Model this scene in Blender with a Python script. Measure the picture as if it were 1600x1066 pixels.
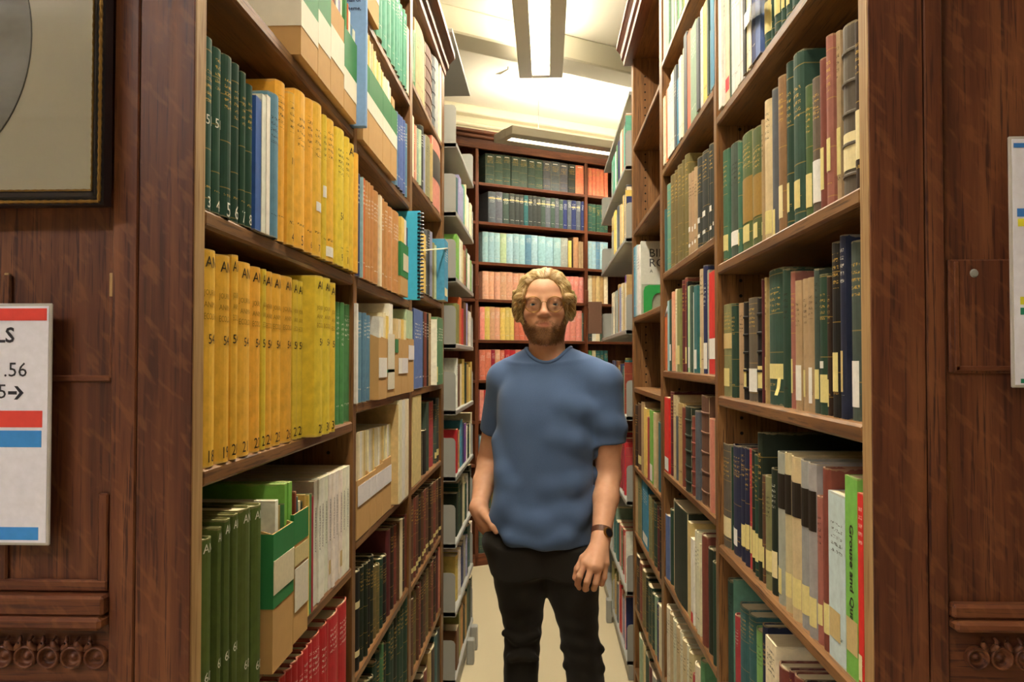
import bpy, math, random
import numpy as np
from mathutils import Vector, Matrix
random.seed(7); rng = np.random.default_rng(7)
S = bpy.context.scene
for o in list(bpy.data.objects): bpy.data.objects.remove(o)
COL = S.collection

# ------------------------------------------------------------------ camera
F = 1280.0; CAMH = 1.48
PSI = math.atan(50 / F); TH = math.atan(30 / F)
cam_d = bpy.data.cameras.new('camera'); cam = bpy.data.objects.new('camera', cam_d); COL.objects.link(cam)
cam_d.sensor_width = 36; cam_d.lens = 36 * F / 1600; cam_d.clip_start = 0.05
cam.location = (0, 0, CAMH); cam.rotation_euler = (math.pi / 2 + TH, 0, PSI)
S.camera = cam
# ------------------------------------------------------------------ world, exposure
W = bpy.data.worlds.new('world'); S.world = W; W.use_nodes = True
W.node_tree.nodes['Background'].inputs[0].default_value = (0.9, 0.8, 0.65, 1)
W.node_tree.nodes['Background'].inputs[1].default_value = 0.05
S.view_settings.view_transform = 'Standard'; S.view_settings.look = 'None'
S.view_settings.gamma = 1.0; S.view_settings.use_curve_mapping = False
S.view_settings.exposure = 1.8
LAMP_DOWN = 27.0; LAMP_UP = 8.0; LAMP_BACK_UP = 20.0; LAMP_HALL = 30.0; HALL_COL = (0.97, 0.95, 1.0)
LAMP_COL = (1.0, 0.91, 0.73)

# pixel helpers (1600x1066 frame): a pixel is a ray, the surface it touches gives the distance
cps, sps, cth, sth = math.cos(PSI), math.sin(PSI), math.cos(TH), math.sin(TH)
def solve_t(P0, d, Z, px):
    u = (px - 800) / F; dz = Z - CAMH
    r0 = P0[0] * cps + P0[1] * sps; rd = d[0] * cps + d[1] * sps
    f0 = cth * (-P0[0] * sps + P0[1] * cps) + sth * dz; fd = cth * (-d[0] * sps + d[1] * cps)
    return (u * f0 - r0) / (rd - u * fd)
def z_at(x, y, py):
    v = (533 - py) / F; D = -x * sps + y * cps
    return CAMH + D * (v * cth + sth) / (cth - v * sth)
def proj(x, y, z):
    r = x * cps + y * sps; D = -x * sps + y * cps; dz = z - CAMH
    zc = cth * D + sth * dz
    return 800 + F * r / zc, 533 - F * (cth * dz - sth * D) / zc
def P(px, py, Y):
    x = 0.0; z = 1.2
    for _ in range(4):
        x = solve_t((0, Y), (1, 0), z, px); z = z_at(x, Y, py)
    return np.array([x, Y, z])

XL, XR = 0.43, 0.41
BA = math.radians(31.0); BP = (-0.528, 5.88); BD = (math.cos(BA), math.sin(BA))
ZL0 = solve_t((-XL, 0), (0, 1), 1.48, 300.0); ZL1 = solve_t((-XL, 0), (0, 1), 1.48, 319.0)
ZR0 = solve_t((XR, 0), (0, 1), 1.48, 1362.0); ZR1 = solve_t((XR, 0), (0, 1), 1.48, 1345.5)
def yL(px): return solve_t((-XL, 0), (0, 1), 1.48, px)
def yR(px): return solve_t((XR, 0), (0, 1), 1.48, px)
def zL(px, py): return z_at(-XL, yL(px), py)
def zR(px, py): return z_at(XR, yR(px), py)

# ------------------------------------------------------------------ materials
def srgb(h):
    v = [int(h[i:i + 2], 16) / 255 for i in (0, 2, 4)]
    return tuple((c / 12.92 if c <= 0.04045 else ((c + 0.055) / 1.055) ** 2.4) for c in v)
class NT:
    def __init__(s, name):
        s.m = bpy.data.materials.new(name); s.m.use_nodes = True; s.t = s.m.node_tree
        s.b = s.t.nodes['Principled BSDF']
    def n(s, typ, **kw):
        nd = s.t.nodes.new(typ)
        for k, v in kw.items(): setattr(nd, k, v)
        return nd
    def l(s, a, b): s.t.links.new(a, b)
    def val(s, sock, v):
        if hasattr(v, 'bl_idname') or hasattr(v, 'is_output'): s.l(v, sock)
        else: sock.default_value = v
    def math(s, op, a, b=None):
        nd = s.n('ShaderNodeMath', operation=op); s.val(nd.inputs[0], a)
        if b is not None: s.val(nd.inputs[1], b)
        return nd.outputs[0]
    def mix(s, fac, a, b, mode='MIX'):
        nd = s.n('ShaderNodeMix', data_type='RGBA', blend_type=mode)
        s.val(nd.inputs['Factor'], fac)
        for k, v in ((6, a), (7, b)):
            if isinstance(v, tuple): v = (v[0], v[1], v[2], 1)
            s.val(nd.inputs[k], v)
        return nd.outputs[2]
    def noise(s, vec, scale, detail=4, rough=0.55):
        nd = s.n('ShaderNodeTexNoise'); nd.inputs['Scale'].default_value = scale
        nd.inputs['Detail'].default_value = detail; nd.inputs['Roughness'].default_value = rough
        if vec is not None: s.l(vec, nd.inputs['Vector'])
        return nd.outputs['Fac']
    def mapping(s, vec, scale, loc=(0, 0, 0)):
        nd = s.n('ShaderNodeMapping'); nd.inputs['Scale'].default_value = scale; nd.inputs['Location'].default_value = loc
        s.l(vec, nd.inputs['Vector']); return nd.outputs[0]
    def ramp(s, fac, stops, interp='LINEAR'):
        nd = s.n('ShaderNodeValToRGB'); cr = nd.color_ramp; cr.interpolation = interp
        while len(cr.elements) < len(stops): cr.elements.new(0.5)
        for e, (p, c) in zip(cr.elements, stops): e.position = p; e.color = (c[0], c[1], c[2], 1)
        s.l(fac, nd.inputs[0]); return nd.outputs[0]
    def bump(s, h, strength, dist=0.002):
        nd = s.n('ShaderNodeBump'); nd.inputs['Strength'].default_value = strength; nd.inputs['Distance'].default_value = dist
        s.l(h, nd.inputs['Height']); s.l(nd.outputs[0], s.b.inputs['Normal'])
    def set(s, **kw):
        names = {'col': 'Base Color', 'rough': 'Roughness', 'metal': 'Metallic', 'spec': 'Specular IOR Level', 'coat': 'Coat Weight', 'sheen': 'Sheen Weight', 'sss': 'Subsurface Weight'}
        for k, v in kw.items():
            if isinstance(v, tuple): v = (v[0], v[1], v[2], 1)
            s.val(s.b.inputs[names[k]], v)
        return s.m
def plain(name, hexc, rough=0.6, metal=0.0, spec=0.4, nscale=60, namp=0.12):
    m = NT(name); tc = m.n('ShaderNodeTexCoord'); c = srgb(hexc)
    f = m.noise(tc.outputs['Object'], nscale, 5)
    col = m.mix(f, tuple(x * (1 - namp) for x in c), tuple(min(1, x * (1 + namp)) for x in c))
    return m.set(col=col, rough=rough, metal=metal, spec=spec)
def wood(name, dark, mid, light, axis, rough=0.45, spec=0.35, sc=1.0, ray=0.0):
    m = NT(name); tc = m.n('ShaderNodeTexCoord'); ob = m.n('ShaderNodeObjectInfo')
    v = m.n('ShaderNodeVectorMath', operation='ADD'); m.l(tc.outputs['Object'], v.inputs[0])
    cmb = m.n('ShaderNodeCombineXYZ')
    for i in range(3): m.l(m.math('MULTIPLY', ob.outputs['Random'], 7.0 + i), cmb.inputs[i])
    m.l(cmb.outputs[0], v.inputs[1])
    scl = [38 * sc] * 3; scl[axis] = 2.2 * sc
    g = m.noise(m.mapping(v.outputs[0], tuple(scl)), 1.0, 6, 0.62)
    scl2 = [260 * sc] * 3; scl2[axis] = 9 * sc
    pore = m.noise(m.mapping(v.outputs[0], tuple(scl2)), 1.0, 3, 0.6)
    big = m.noise(v.outputs[0], 3.0, 3)
    base = m.ramp(g, [(0.28, srgb(dark)), (0.5, srgb(mid)), (0.75, srgb(light))])
    base = m.mix(m.ramp(pore, [(0.36, (1, 1, 1)), (0.46, (0, 0, 0))]), base, srgb(dark))
    base = m.mix(m.math('MULTIPLY', big, 0.35), base, srgb(dark))
    if ray > 0:
        fl = m.n('ShaderNodeVectorRotate', rotation_type='Y_AXIS'); m.l(v.outputs[0], fl.inputs['Vector']); fl.inputs['Angle'].default_value = 0.65
        fk = m.noise(m.mapping(fl.outputs[0], (75, 75, 26)), 1.0, 2, 0.5)
        base = m.mix(m.math('MULTIPLY', m.ramp(fk, [(0.55, (0, 0, 0)), (0.66, (1, 1, 1))]), ray), base, srgb(light))
    m.bump(m.math('ADD', g, m.math('MULTIPLY', pore, 0.6)), 0.25, 0.001)
    return m.set(col=base, rough=m.math('ADD', m.math('MULTIPLY', g, 0.25), rough - 0.12), spec=spec)
OAK = [wood('oak_%d' % i, '54361d', '7f572f', 'a0764a', i) for i in range(3)]
PAN = [wood('varnished_oak_%d' % i, '44231a', '6b3c25', '8f5b38', i, rough=0.42, ray=0.3) for i in range(3)]
BACKW = [wood('mahogany_%d' % i, '4a2413', '6c3a20', '8a5231', i) for i in range(3)]
PALE = wood('bare_oak_edge', '8f6c44', 'b08d5e', 'c9ab7c', 2, rough=0.6)
def objcolor(name, rough=0.6, spec=0.35, namp=0.12, nscale=90, metal=0):
    m = NT(name); oi = m.n('ShaderNodeObjectInfo'); tc = m.n('ShaderNodeTexCoord')
    f = m.noise(tc.outputs['Object'], nscale, 4)
    f2 = m.n('ShaderNodeMapRange'); m.l(f, f2.inputs[0]); f2.inputs[3].default_value = 1 - namp; f2.inputs[4].default_value = 1 + namp
    vm = m.n('ShaderNodeVectorMath', operation='SCALE'); m.l(oi.outputs['Color'], vm.inputs[0]); m.l(f2.outputs[0], vm.inputs['Scale'])
    return m.set(col=vm.outputs[0], rough=rough, spec=spec, metal=metal)
PAPER = objcolor('coloured_paper', 0.7); GLOSSP = objcolor('glossy_print', 0.3); 
def book_material():
    m = NT('book_cloth')
    a = m.n('ShaderNodeAttribute', attribute_name='Col'); b = m.n('ShaderNodeAttribute', attribute_name='bk'); sd = m.n('ShaderNodeAttribute', attribute_name='sd')
    tc = m.n('ShaderNodeTexCoord')
    sep = m.n('ShaderNodeSeparateXYZ'); m.l(b.outputs['Vector'], sep.inputs[0]); u, v, sp = sep.outputs
    n1 = m.noise(tc.outputs['Object'], 45, 5, 0.6); n2 = m.noise(tc.outputs['Object'], 700, 2)
    mr = m.n('ShaderNodeMapRange'); m.l(n1, mr.inputs[0]); mr.inputs[1].default_value = 0.25; mr.inputs[2].default_value = 0.75; mr.inputs[3].default_value = 0.80; mr.inputs[4].default_value = 1.16
    vm = m.n('ShaderNodeVectorMath', operation='SCALE'); m.l(a.outputs['Color'], vm.inputs[0]); m.l(mr.outputs[0], vm.inputs['Scale'])
    # printed title lines on the spine
    seed = sd.outputs['Fac']
    cmb = m.n('ShaderNodeCombineXYZ'); m.l(m.math('MULTIPLY', u, 9.0), cmb.inputs[0]); m.l(m.math('MULTIPLY', v, 60.0), cmb.inputs[1]); m.l(m.math('MULTIPLY', seed, 37.0), cmb.inputs[2])
    glyph = m.math('GREATER_THAN', m.noise(cmb.outputs[0], 1.3, 3, 0.7), 0.52)
    line = m.math('GREATER_THAN', m.math('SINE', m.math('MULTIPLY', m.math('ADD', v, seed), 150.0)), 0.15)
    def band(x, lo, hi): return m.math('MULTIPLY', m.math('GREATER_THAN', x, lo), m.math('LESS_THAN', x, hi))
    lo = m.math('ADD', m.math('MULTIPLY', seed, 0.12), 0.62)
    zone = m.math('MAXIMUM', m.math('MULTIPLY', m.math('GREATER_THAN', v, lo), m.math('LESS_THAN', v, m.math('ADD', lo, 0.2))), band(v, 0.13, 0.16))
    msk = m.math('MULTIPLY', m.math('MULTIPLY', glyph, line), m.math('MULTIPLY', zone, m.math('MULTIPLY', band(u, 0.16, 0.84), sp)))
    rule = m.math('MULTIPLY', m.math('GREATER_THAN', m.math('SINE', m.math('MULTIPLY', m.math('ADD', v, m.math('MULTIPLY', seed, 0.7)), 22.0)), 0.997), sp)
    msk = m.math('MAXIMUM', msk, m.math('MULTIPLY', m.math('MULTIPLY', rule, m.math('LESS_THAN', a.outputs['Alpha'], 0.4)), 0.45))
    tcol = m.ramp(a.outputs['Alpha'], [(0.0, srgb('c9a24a')), (0.3, srgb('c9a24a')), (0.5, srgb('241a10')), (0.85, srgb('e8e4d6'))], 'CONSTANT')
    has = m.math('GREATER_THAN', a.outputs['Alpha'], 0.05)
    col = m.mix(m.math('MULTIPLY', m.math('MULTIPLY', msk, has), 0.8), vm.outputs[0], tcol)
    # rubbed head and tail of the spine
    wear = m.math('MULTIPLY', m.math('GREATER_THAN', m.math('ADD', m.math('ABSOLUTE', m.math('SUBTRACT', v, 0.5)), m.math('MULTIPLY', n1, 0.06)), 0.522), m.math('MULTIPLY', sp, 0.35))
    col = m.mix(wear, col, srgb('b9a57c'))
    m.bump(n2, 0.15, 0.0006)
    return m.set(col=col, rough=0.62, spec=0.3)
BOOK = book_material()
PAGES = NT('page_edges'); _tc = PAGES.n('ShaderNodeTexCoord')
PAGES = PAGES.set(col=PAGES.mix(PAGES.noise(PAGES.mapping(_tc.outputs['Object'], (1800, 30, 30)), 1.0, 2), srgb('b9a67e'), srgb('ece0c0')), rough=0.8, spec=0.1)
STICK = objcolor('paper_label', 0.55, namp=0.18, nscale=140)
INK = objcolor('ink', 0.6, namp=0.0)
STEEL = plain('grey_painted_steel', '969690', 0.45, 0.0, 0.4, 20, 0.04)
STEELD = plain('dark_gap', '1d1711', 0.9)
CARPET = NT('beige_carpet'); _tc = CARPET.n('ShaderNodeTexCoord')
_f = CARPET.noise(_tc.outputs['Object'], 320, 3, 0.8); CARPET.bump(_f, 0.6, 0.003)
CARPET = CARPET.set(col=CARPET.mix(_f, srgb('a89a7d'), srgb('d6c9aa')), rough=0.95, spec=0.05)
CEIL = plain('cream_ceiling_paint', 'efe9d8', 0.85, 0, 0.1, 4, 0.03)
BEAM = plain('beam_paint', 'd8d2bd', 0.8, 0, 0.15, 6, 0.03)
WALLM = plain('cream_wall_paint', 'ece4c8', 0.85, 0, 0.1, 5, 0.04)
LAMPM = plain('lamp_housing_paint', 'beb6a4', 0.5, 0, 0.3, 10, 0.03)
def emit(name, col, st):
    m = NT(name); e = m.n('ShaderNodeEmission'); e.inputs[0].default_value = (*col, 1); e.inputs[1].default_value = st
    m.l(e.outputs[0], m.t.nodes['Material Output'].inputs[0]); return m.m
DOWN = emit('tube_glow', LAMP_COL, LAMP_DOWN); UP = emit('uplight_glow', LAMP_COL, LAMP_UP); UPB = emit('back_uplight_glow', LAMP_COL, LAMP_BACK_UP); HALL = emit('hall_lamp_glow', HALL_COL, LAMP_HALL)
BLACKF = plain('black_frame_lacquer', '17151a', 0.3, 0, 0.5); GILT = plain('gilt', '8a6a34', 0.4, 0.8, 0.5, 200, 0.3)
def glassy(name, rough=0.02, tint=(1, 1, 1), fac=0.12):
    m = NT(name); t = m.n('ShaderNodeBsdfTransparent'); t.inputs[0].default_value = (*tint, 1)
    g = m.n('ShaderNodeBsdfGlossy'); g.inputs['Roughness'].default_value = rough
    lw = m.n('ShaderNodeFresnel'); lw.inputs[0].default_value = 1.5
    mx = m.n('ShaderNodeMixShader'); m.l(m.math('MAXIMUM', lw.outputs[0], fac), mx.inputs[0]); m.l(t.outputs[0], mx.inputs[1]); m.l(g.outputs[0], mx.inputs[2])
    m.l(mx.outputs[0], m.t.nodes['Material Output'].inputs[0]); return m.m
GLASS = glassy('picture_glass', 0.03, fac=0.10); LENS = glassy('spectacle_lens', 0.01, fac=0.05); TAPE = glassy('clear_tape', 0.3, (0.93, 0.92, 0.85), 0.12)
KRAFT = plain('kraft_board', 'c29a63', 0.75, 0, 0.2, 40, 0.10)
GREENB = plain('green_band_paper', '2f7d46', 0.6, 0, 0.3, 40, 0.08)
WHITEB = plain('white_band_paper', 'e6dfcb', 0.7, 0, 0.2, 40, 0.08)

# ------------------------------------------------------------------ object helpers
def link(o): COL.objects.link(o); return o
def empty(name, loc, rz=0.0, label=None, cat=None, group=None):
    o = bpy.data.objects.new(name, None); link(o); o.location = loc; o.rotation_euler = (0, 0, rz); o.empty_display_size = 0.05
    return tag(o, label, cat, group)
def tag(o, label=None, cat=None, group=None, kind=None):
    if label: o['label'] = label
    if cat: o['category'] = cat
    if group: o['group'] = group
    if kind: o['kind'] = kind
    return o
def mesh_obj(name, V, Fc, mat, parent=None, smooth=False, loc=None, color=None):
    me = bpy.data.meshes.new(name); me.from_pydata([tuple(v) for v in V], [], [tuple(f) for f in Fc]); me.update()
    if smooth: me.shade_smooth()
    if mat: me.materials.append(mat)
    o = bpy.data.objects.new(name, me); link(o)
    if parent: o.parent = parent
    if loc is not None: o.location = loc
    if color: o.color = (*color, 1)
    return o
class MB:
    def __init__(s): s.v = []; s.f = []
    def raw(s, V, Fc):
        n = len(s.v); s.v += [tuple(map(float, v)) for v in V]; s.f += [tuple(i + n for i in f) for f in Fc]; return s
    def box(s, lo, hi, bev=0.0):
        x0, y0, z0 = lo; x1, y1, z1 = hi
        if bev <= 0:
            V = [(x, y, z) for z in (z0, z1) for y in (y0, y1) for x in (x0, x1)]
            return s.raw(V, [(0, 2, 3, 1), (4, 5, 7, 6), (0, 1, 5, 4), (2, 6, 7, 3), (0, 4, 6, 2), (1, 3, 7, 5)])
        b = min(bev, (x1 - x0) * .49, (y1 - y0) * .49, (z1 - z0) * .49); V = []; 
        for z in (z0, z1):
            for y in (y0, y1):
                for x in (x0, x1):
                    sx = 1 if x == x0 else -1; sy = 1 if y == y0 else -1; sz = 1 if z == z0 else -1
                    V += [(x, y + b * sy, z + b * sz), (x + b * sx, y, z + b * sz), (x + b * sx, y + b * sy, z)]
        def c(ix, iy, iz, a): return (iz * 4 + iy * 2 + ix) * 3 + a
        Fc = [(c(0, 0, 0, 0), c(0, 0, 1, 0), c(0, 1, 1, 0), c(0, 1, 0, 0)), (c(1, 0, 0, 0), c(1, 1, 0, 0), c(1, 1, 1, 0), c(1, 0, 1, 0)),
              (c(0, 0, 0, 1), c(1, 0, 0, 1), c(1, 0, 1, 1), c(0, 0, 1, 1)), (c(0, 1, 0, 1), c(0, 1, 1, 1), c(1, 1, 1, 1), c(1, 1, 0, 1)),
              (c(0, 0, 0, 2), c(0, 1, 0, 2), c(1, 1, 0, 2), c(1, 0, 0, 2)), (c(0, 0, 1, 2), c(1, 0, 1, 2), c(1, 1, 1, 2), c(0, 1, 1, 2))]
        for i in (0, 1):
            for j in (0, 1):
                Fc.append((c(0, i, j, 1), c(1, i, j, 1), c(1, i, j, 2), c(0, i, j, 2)) if i == j else (c(0, i, j, 2), c(1, i, j, 2), c(1, i, j, 1), c(0, i, j, 1)))
                Fc.append((c(i, 0, j, 2), c(i, 1, j, 2), c(i, 1, j, 0), c(i, 0, j, 0)) if i == j else (c(i, 0, j, 0), c(i, 1, j, 0), c(i, 1, j, 2), c(i, 0, j, 2)))
                Fc.append((c(i, j, 0, 0), c(i, j, 1, 0), c(i, j, 1, 1), c(i, j, 0, 1)) if i == j else (c(i, j, 0, 1), c(i, j, 1, 1), c(i, j, 1, 0), c(i, j, 0, 0)))
                for k in (0, 1):
                    t = (c(i, j, k, 0), c(i, j, k, 1), c(i, j, k, 2)); Fc.append(t if (i + j + k) % 2 else t[::-1])
        C = np.array([(x0 + x1) / 2, (y0 + y1) / 2, (z0 + z1) / 2]); A = np.array(V); G = []
        for f in Fc:
            p = A[list(f)]; nr = np.cross(p[1] - p[0], p[2] - p[0]); G.append(f if nr @ (p.mean(0) - C) > 0 else f[::-1])
        return s.raw(V, G)
    def prism(s, poly, axis, a, b):
        """extrude a 2D polygon (in the two other axes, cyclic order) from a to b along axis"""
        n = len(poly); V = []
        for t in (a, b):
            for p, q in poly: V.append({0: (t, p, q), 1: (p, t, q), 2: (p, q, t)}[axis])
        Fc = [(i, (i + 1) % n, n + (i + 1) % n, n + i) for i in range(n)] + [tuple(range(n))[::-1], tuple(range(n, 2 * n))]
        return s.raw(V, Fc)
    def tube(s, pts, r, n=8, closed=False):
        pts = [np.array(p, float) for p in pts]; m = len(pts); V = []; Fc = []
        rr = r if hasattr(r, '__len__') else [r] * m; up = np.array([0.13, 0.37, 0.92])
        for i, p in enumerate(pts):
            if closed: t = pts[(i + 1) % m] - pts[i - 1]
            else: t = pts[min(i + 1, m - 1)] - pts[max(i - 1, 0)]
            t = t / (np.linalg.norm(t) + 1e-12); a = np.cross(t, up)
            if np.linalg.norm(a) < 1e-3: a = np.cross(t, [1, 0, 0])
            a /= np.linalg.norm(a); b = np.cross(t, a)
            for k in range(n): th = 2 * math.pi * k / n; V.append(p + rr[i] * (math.cos(th) * a + math.sin(th) * b))
        for i in range(m if closed else m - 1):
            j = (i + 1) % m
            for k in range(n): Fc.append((i * n + k, i * n + (k + 1) % n, j * n + (k + 1) % n, j * n + k))
        if not closed: Fc += [tuple(range(n))[::-1], tuple(range((m - 1) * n, m * n))]
        return s.raw(V, Fc)
    def lathe(s, prof, c, axis=1, n=16, sgn=1):
        V = []; Fc = []; m = len(prof)
        for r, h in prof:
            for k in range(n):
                th = 2 * math.pi * k / n; a, b = r * math.cos(th), r * math.sin(th)
                V.append({1: (c[0] + a, c[1] + sgn * h, c[2] + b), 2: (c[0] + a, c[1] + b, c[2] + sgn * h), 0: (c[0] + sgn * h, c[1] + a, c[2] + b)}[axis])
        for i in range(m - 1):
            for k in range(n): Fc.append((i * n + k, i * n + (k + 1) % n, (i + 1) * n + (k + 1) % n, (i + 1) * n + k))
        return s.raw(V, Fc)
    def build(s, name, mat, parent=None, world=False, smooth=False, color=None):
        V = s.v
        if parent is not None and world:
            off = Vector((0, 0, 0)); p = parent
            while p is not None: off += p.location; p = p.parent
            V = [(v[0] - off[0], v[1] - off[1], v[2] - off[2]) for v in V]
        return mesh_obj(name, V, s.f, mat, parent, smooth, None, color)
def bx(name, lo, hi, mat, parent=None, bev=0.0, color=None):
    return MB().box(lo, hi, bev).build(name, mat, parent, True, False, color)
def struct(o): o['kind'] = 'structure'; return o
_txt = {}
def text_mesh(s, bold=False):
    key = (s, bold)
    if key not in _txt:
        c = bpy.data.curves.new('lettering', 'FONT'); c.body = s; c.align_x = 'CENTER'; c.align_y = 'CENTER'; c.resolution_u = 2
        if bold: c.offset = 0.022
        o = bpy.data.objects.new('lettering', c); link(o); bpy.context.view_layer.update()
        me = bpy.data.meshes.new_from_object(o)
        _txt[key] = ([tuple(v.co) for v in me.vertices], [tuple(p.vertices) for p in me.polygons])
        bpy.data.objects.remove(o); bpy.data.curves.remove(c); bpy.data.meshes.remove(me)
    return _txt[key]
# ------------------------------------------------------------------ room
CH = 3.45
struct(bx('floor', (-5, -4.5, -0.1), (6, 11, 0.0), CARPET))
struct(bx('ceiling', (-5, -4.5, CH), (6, 11, CH + 0.1), CEIL))
struct(bx('wall_left', (-5.1, -4.5, 0), (-5, 11, CH), WALLM)); struct(bx('wall_right', (6, -4.5, 0), (6.1, 11, CH), WALLM)); struct(bx('wall_rear', (-5, -4.6, 0), (6, -4.5, CH), WALLM))
wb = struct(mesh_obj('wall_back', *(lambda m: (m.v, m.f))(MB().box((-6, 0, 0), (7, 0.1, CH))), WALLM)); wb.location = (BP[0] - BD[1] * 0.42, BP[1] + BD[0] * 0.42, 0); wb.rotation_euler = (0, 0, BA)
for i, (z0, z1, d) in enumerate(((3.20, 3.235, 0.03), (3.30, 3.33, 0.05), (3.38, 3.45, 0.09))):
    t = struct(mesh_obj('trim_%d' % (i + 1), *(lambda m: (m.v, m.f))(MB().box((-6, -d, z0), (7, 0, z1), 0.008)), WALLM)); t.location = wb.location; t.rotation_euler = (0, 0, BA)
bm = struct(mesh_obj('trim_4', *(lambda m: (m.v, m.f))(MB().box((-7, -0.11, CH - 0.15), (8, 0.11, CH), 0.01)), BEAM)); bm.location = (0.0, 4.95, 0); bm.rotation_euler = (0, 0, BA + 0.05)
bm2 = struct(mesh_obj('trim_5', *(lambda m: (m.v, m.f))(MB().box((-7, -0.11, CH - 0.15), (8, 0.11, CH), 0.01)), BEAM)); bm2.location = (0.0, 0.6, 0); bm2.rotation_euler = (0, 0, BA + 0.05)
tag(mesh_obj('paint_flake', *(lambda m: (m.v, m.f))(MB().prism([(-0.04, 0), (0.05, 0.035), (0.052, 0.03), (0.0, -0.002)], 1, -0.004, 0.0).tube([(0.05, -0.002, 0.03), (0.05, -0.002, 0.05)], 0.003, 6)), BEAM, None, False, (-0.29, 5.45, CH - 0.05)), 'small curled paint flake hanging from the white ceiling', 'paint flake')

# ------------------------------------------------------------------ lamps
LOUV = plain('white_louvre', 'f2efe6', 0.5, 0, 0.3, 10, 0.02)
def pendant(name, loc, rz, L, Wd, label, down, up, slats=True, stripw=0.10):
    r = empty(name, loc, rz, label, 'ceiling lamp')
    h = 0.06; a = stripw / 2
    MB().box((-Wd / 2, -L / 2, 0), (-a, L / 2, h), 0.004).box((a, -L / 2, 0), (Wd / 2, L / 2, h), 0.004).box((-a, -L / 2, 0), (a, -L / 2 + 0.05, h)).box((-a, L / 2 - 0.05, 0), (a, L / 2, h)).build('housing', LAMPM, r)
    bx_ = MB().box((-a, -L / 2 + 0.05, 0.030), (a, L / 2 - 0.05, 0.034)).build('diffuser', down, r)
    if up: MB().box((-a, -L / 2 + 0.06, h + 0.002), (a, L / 2 - 0.06, h + 0.006)).build('uplight_panel', up, r)
    if slats:
        n = int(L / 0.09)
        for i in range(n):
            y = -L / 2 + 0.06 + (L - 0.12) * i / (n - 1)
            MB().box((-a, y - 0.0008, 0.016), (a, y + 0.0008, 0.029)).build('louvre_slat', LOUV, r)
    for y in (-L * 0.35, L * 0.35): MB().tube([(0, y, h), (0, y, CH - loc[2])], 0.002, 6).build('suspension_wire', STEEL, r)
    return r
pendant('pendant_lamp', (-0.026, 2.63, 3.19), -0.004, 4.6, 0.262, 'long grey fluorescent pendant lamp over the book aisle', DOWN, UP)
bl = pendant('pendant_lamp', (BP[0] + BD[0] * 1.02 + BD[1] * 0.36, BP[1] + BD[1] * 1.02 - BD[0] * 0.36, 3.01), BA - math.pi / 2, 1.9, 0.27, 'fluorescent pendant lamp in front of the far bookcase top', DOWN, UPB, True, 0.07)
pendant('pendant_lamp', (-2.0, -1.7, 3.19), math.pi / 2, 2.4, 0.265, 'fluorescent pendant lamp in the hall behind the camera', HALL, HALL)

# ------------------------------------------------------------------ oak bookcases along the aisle
def oak_case(side, label, ups, bays, zt, cprof, DEP=0.30):
    sg = -1 if side == 'L' else 1; X = sg * (XL if side == 'L' else XR)
    y0, y1 = ups[0][0], ups[-1][1]
    r = empty('oak_bookcase', (X, y0, 0), 0, label, 'bookcase')
    def B(name, xa, xb, ya, yb, za, zb, mat, bev=0.0):   # xa, xb measured from the aisle plane into the case
        xs = sorted((X + sg * xa, X + sg * xb)); return bx(name, (xs[0], ya, za), (xs[1], yb, zb), mat, r, bev)
    B('back_panel', DEP, DEP + 0.015, y0 + 0.01, y1, 0, zt, OAK[2])
    for i, (a, b) in enumerate(ups):
        u = B('upright', 0, 0.066 if i == 0 else DEP, a + (0.003 if i == 0 else 0), b, 0, zt, PALE if i == 0 else OAK[2], 0.002)
        if i in (2, 3) or i == 1:
            hm = MB()
            for face, s2 in ((a, -1), (b, 1)):
                if (i == 3 and s2 == 1): continue
                for xx in (0.055, 0.225):
                    z = 0.3
                    while z < zt - 0.1:
                        hm.lathe([(0.0, 0.0006), (0.0042, 0.0006), (0.0042, 0.0)], (X + sg * xx, face, z), 1, 8, s2); z += 0.036
            hm.build('peg_holes', STEELD, u, True)['kind'] = 'stuff'
    for (a, b), zs in zip([(ups[i][1], ups[i + 1][0]) for i in range(len(ups) - 1)], bays):
        for z in zs: B('shelf', 0.0, DEP, a, b, z - 0.024, z, OAK[1], 0.004)
    B('plinth', 0.02, 0.04, y0 + 0.01, y1, 0, 0.076, OAK[1])
    B('top_board', -0.005, DEP + 0.01, y0, y1, zt - 0.03, zt, OAK[1])
    poly = [(X - sg * p, q) for p, q in cprof]
    if sg < 0: poly = poly[::-1]
    MB().prism(poly, 1, y0 - 0.03, y1 + 0.02).build('cornice', BACKW[1], r, True)
    return r
LB1 = [2.345, zL(467, 100), zL(553, 430), zL(553, 658), zL(545, 893), 0.70, 0.385, 0.09]
LB2 = [2.66, zL(641, 159), zL(641, 317), zL(641, 470), zL(641, 611), zL(557, 846), zL(641, 915), 0.43, 0.09]
LB3 = [zL(691, 226), zL(692, 341), zL(692, 475), zL(693, 598), zL(693, 716), zL(690, 836), zL(689, 952), 0.10]
RB1 = [2.40, zR(1120, 184), zR(1340, 294), zR(1345, 664), zR(1127, 856), 0.73, 0.40, 0.09]
RB2 = [zR(1033, 104), zR(1114, 141), zR(1116, 369), zR(1118, 586), zR(1104, 797), zR(1121, 1055), 0.40, 0.09]
RB3 = [zR(987.4, 235), zR(988.5, 364), zR(989, 497), zR(990.6, 605), zR(990.6, 727), zR(992.6, 833), zR(998, 965), 0.09]
UL = [(ZL0, ZL1), (yL(551.5), yL(557)), (yL(639.5), yL(643.5)), (yL(690), yL(693.5))]
UR = [(ZR0, ZR1), (yR(1121.5), yR(1117)), (yR(1036), yR(1032)), (yR(990.5), yR(988))]
ZTL, ZTR = 2.76, 2.90
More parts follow.
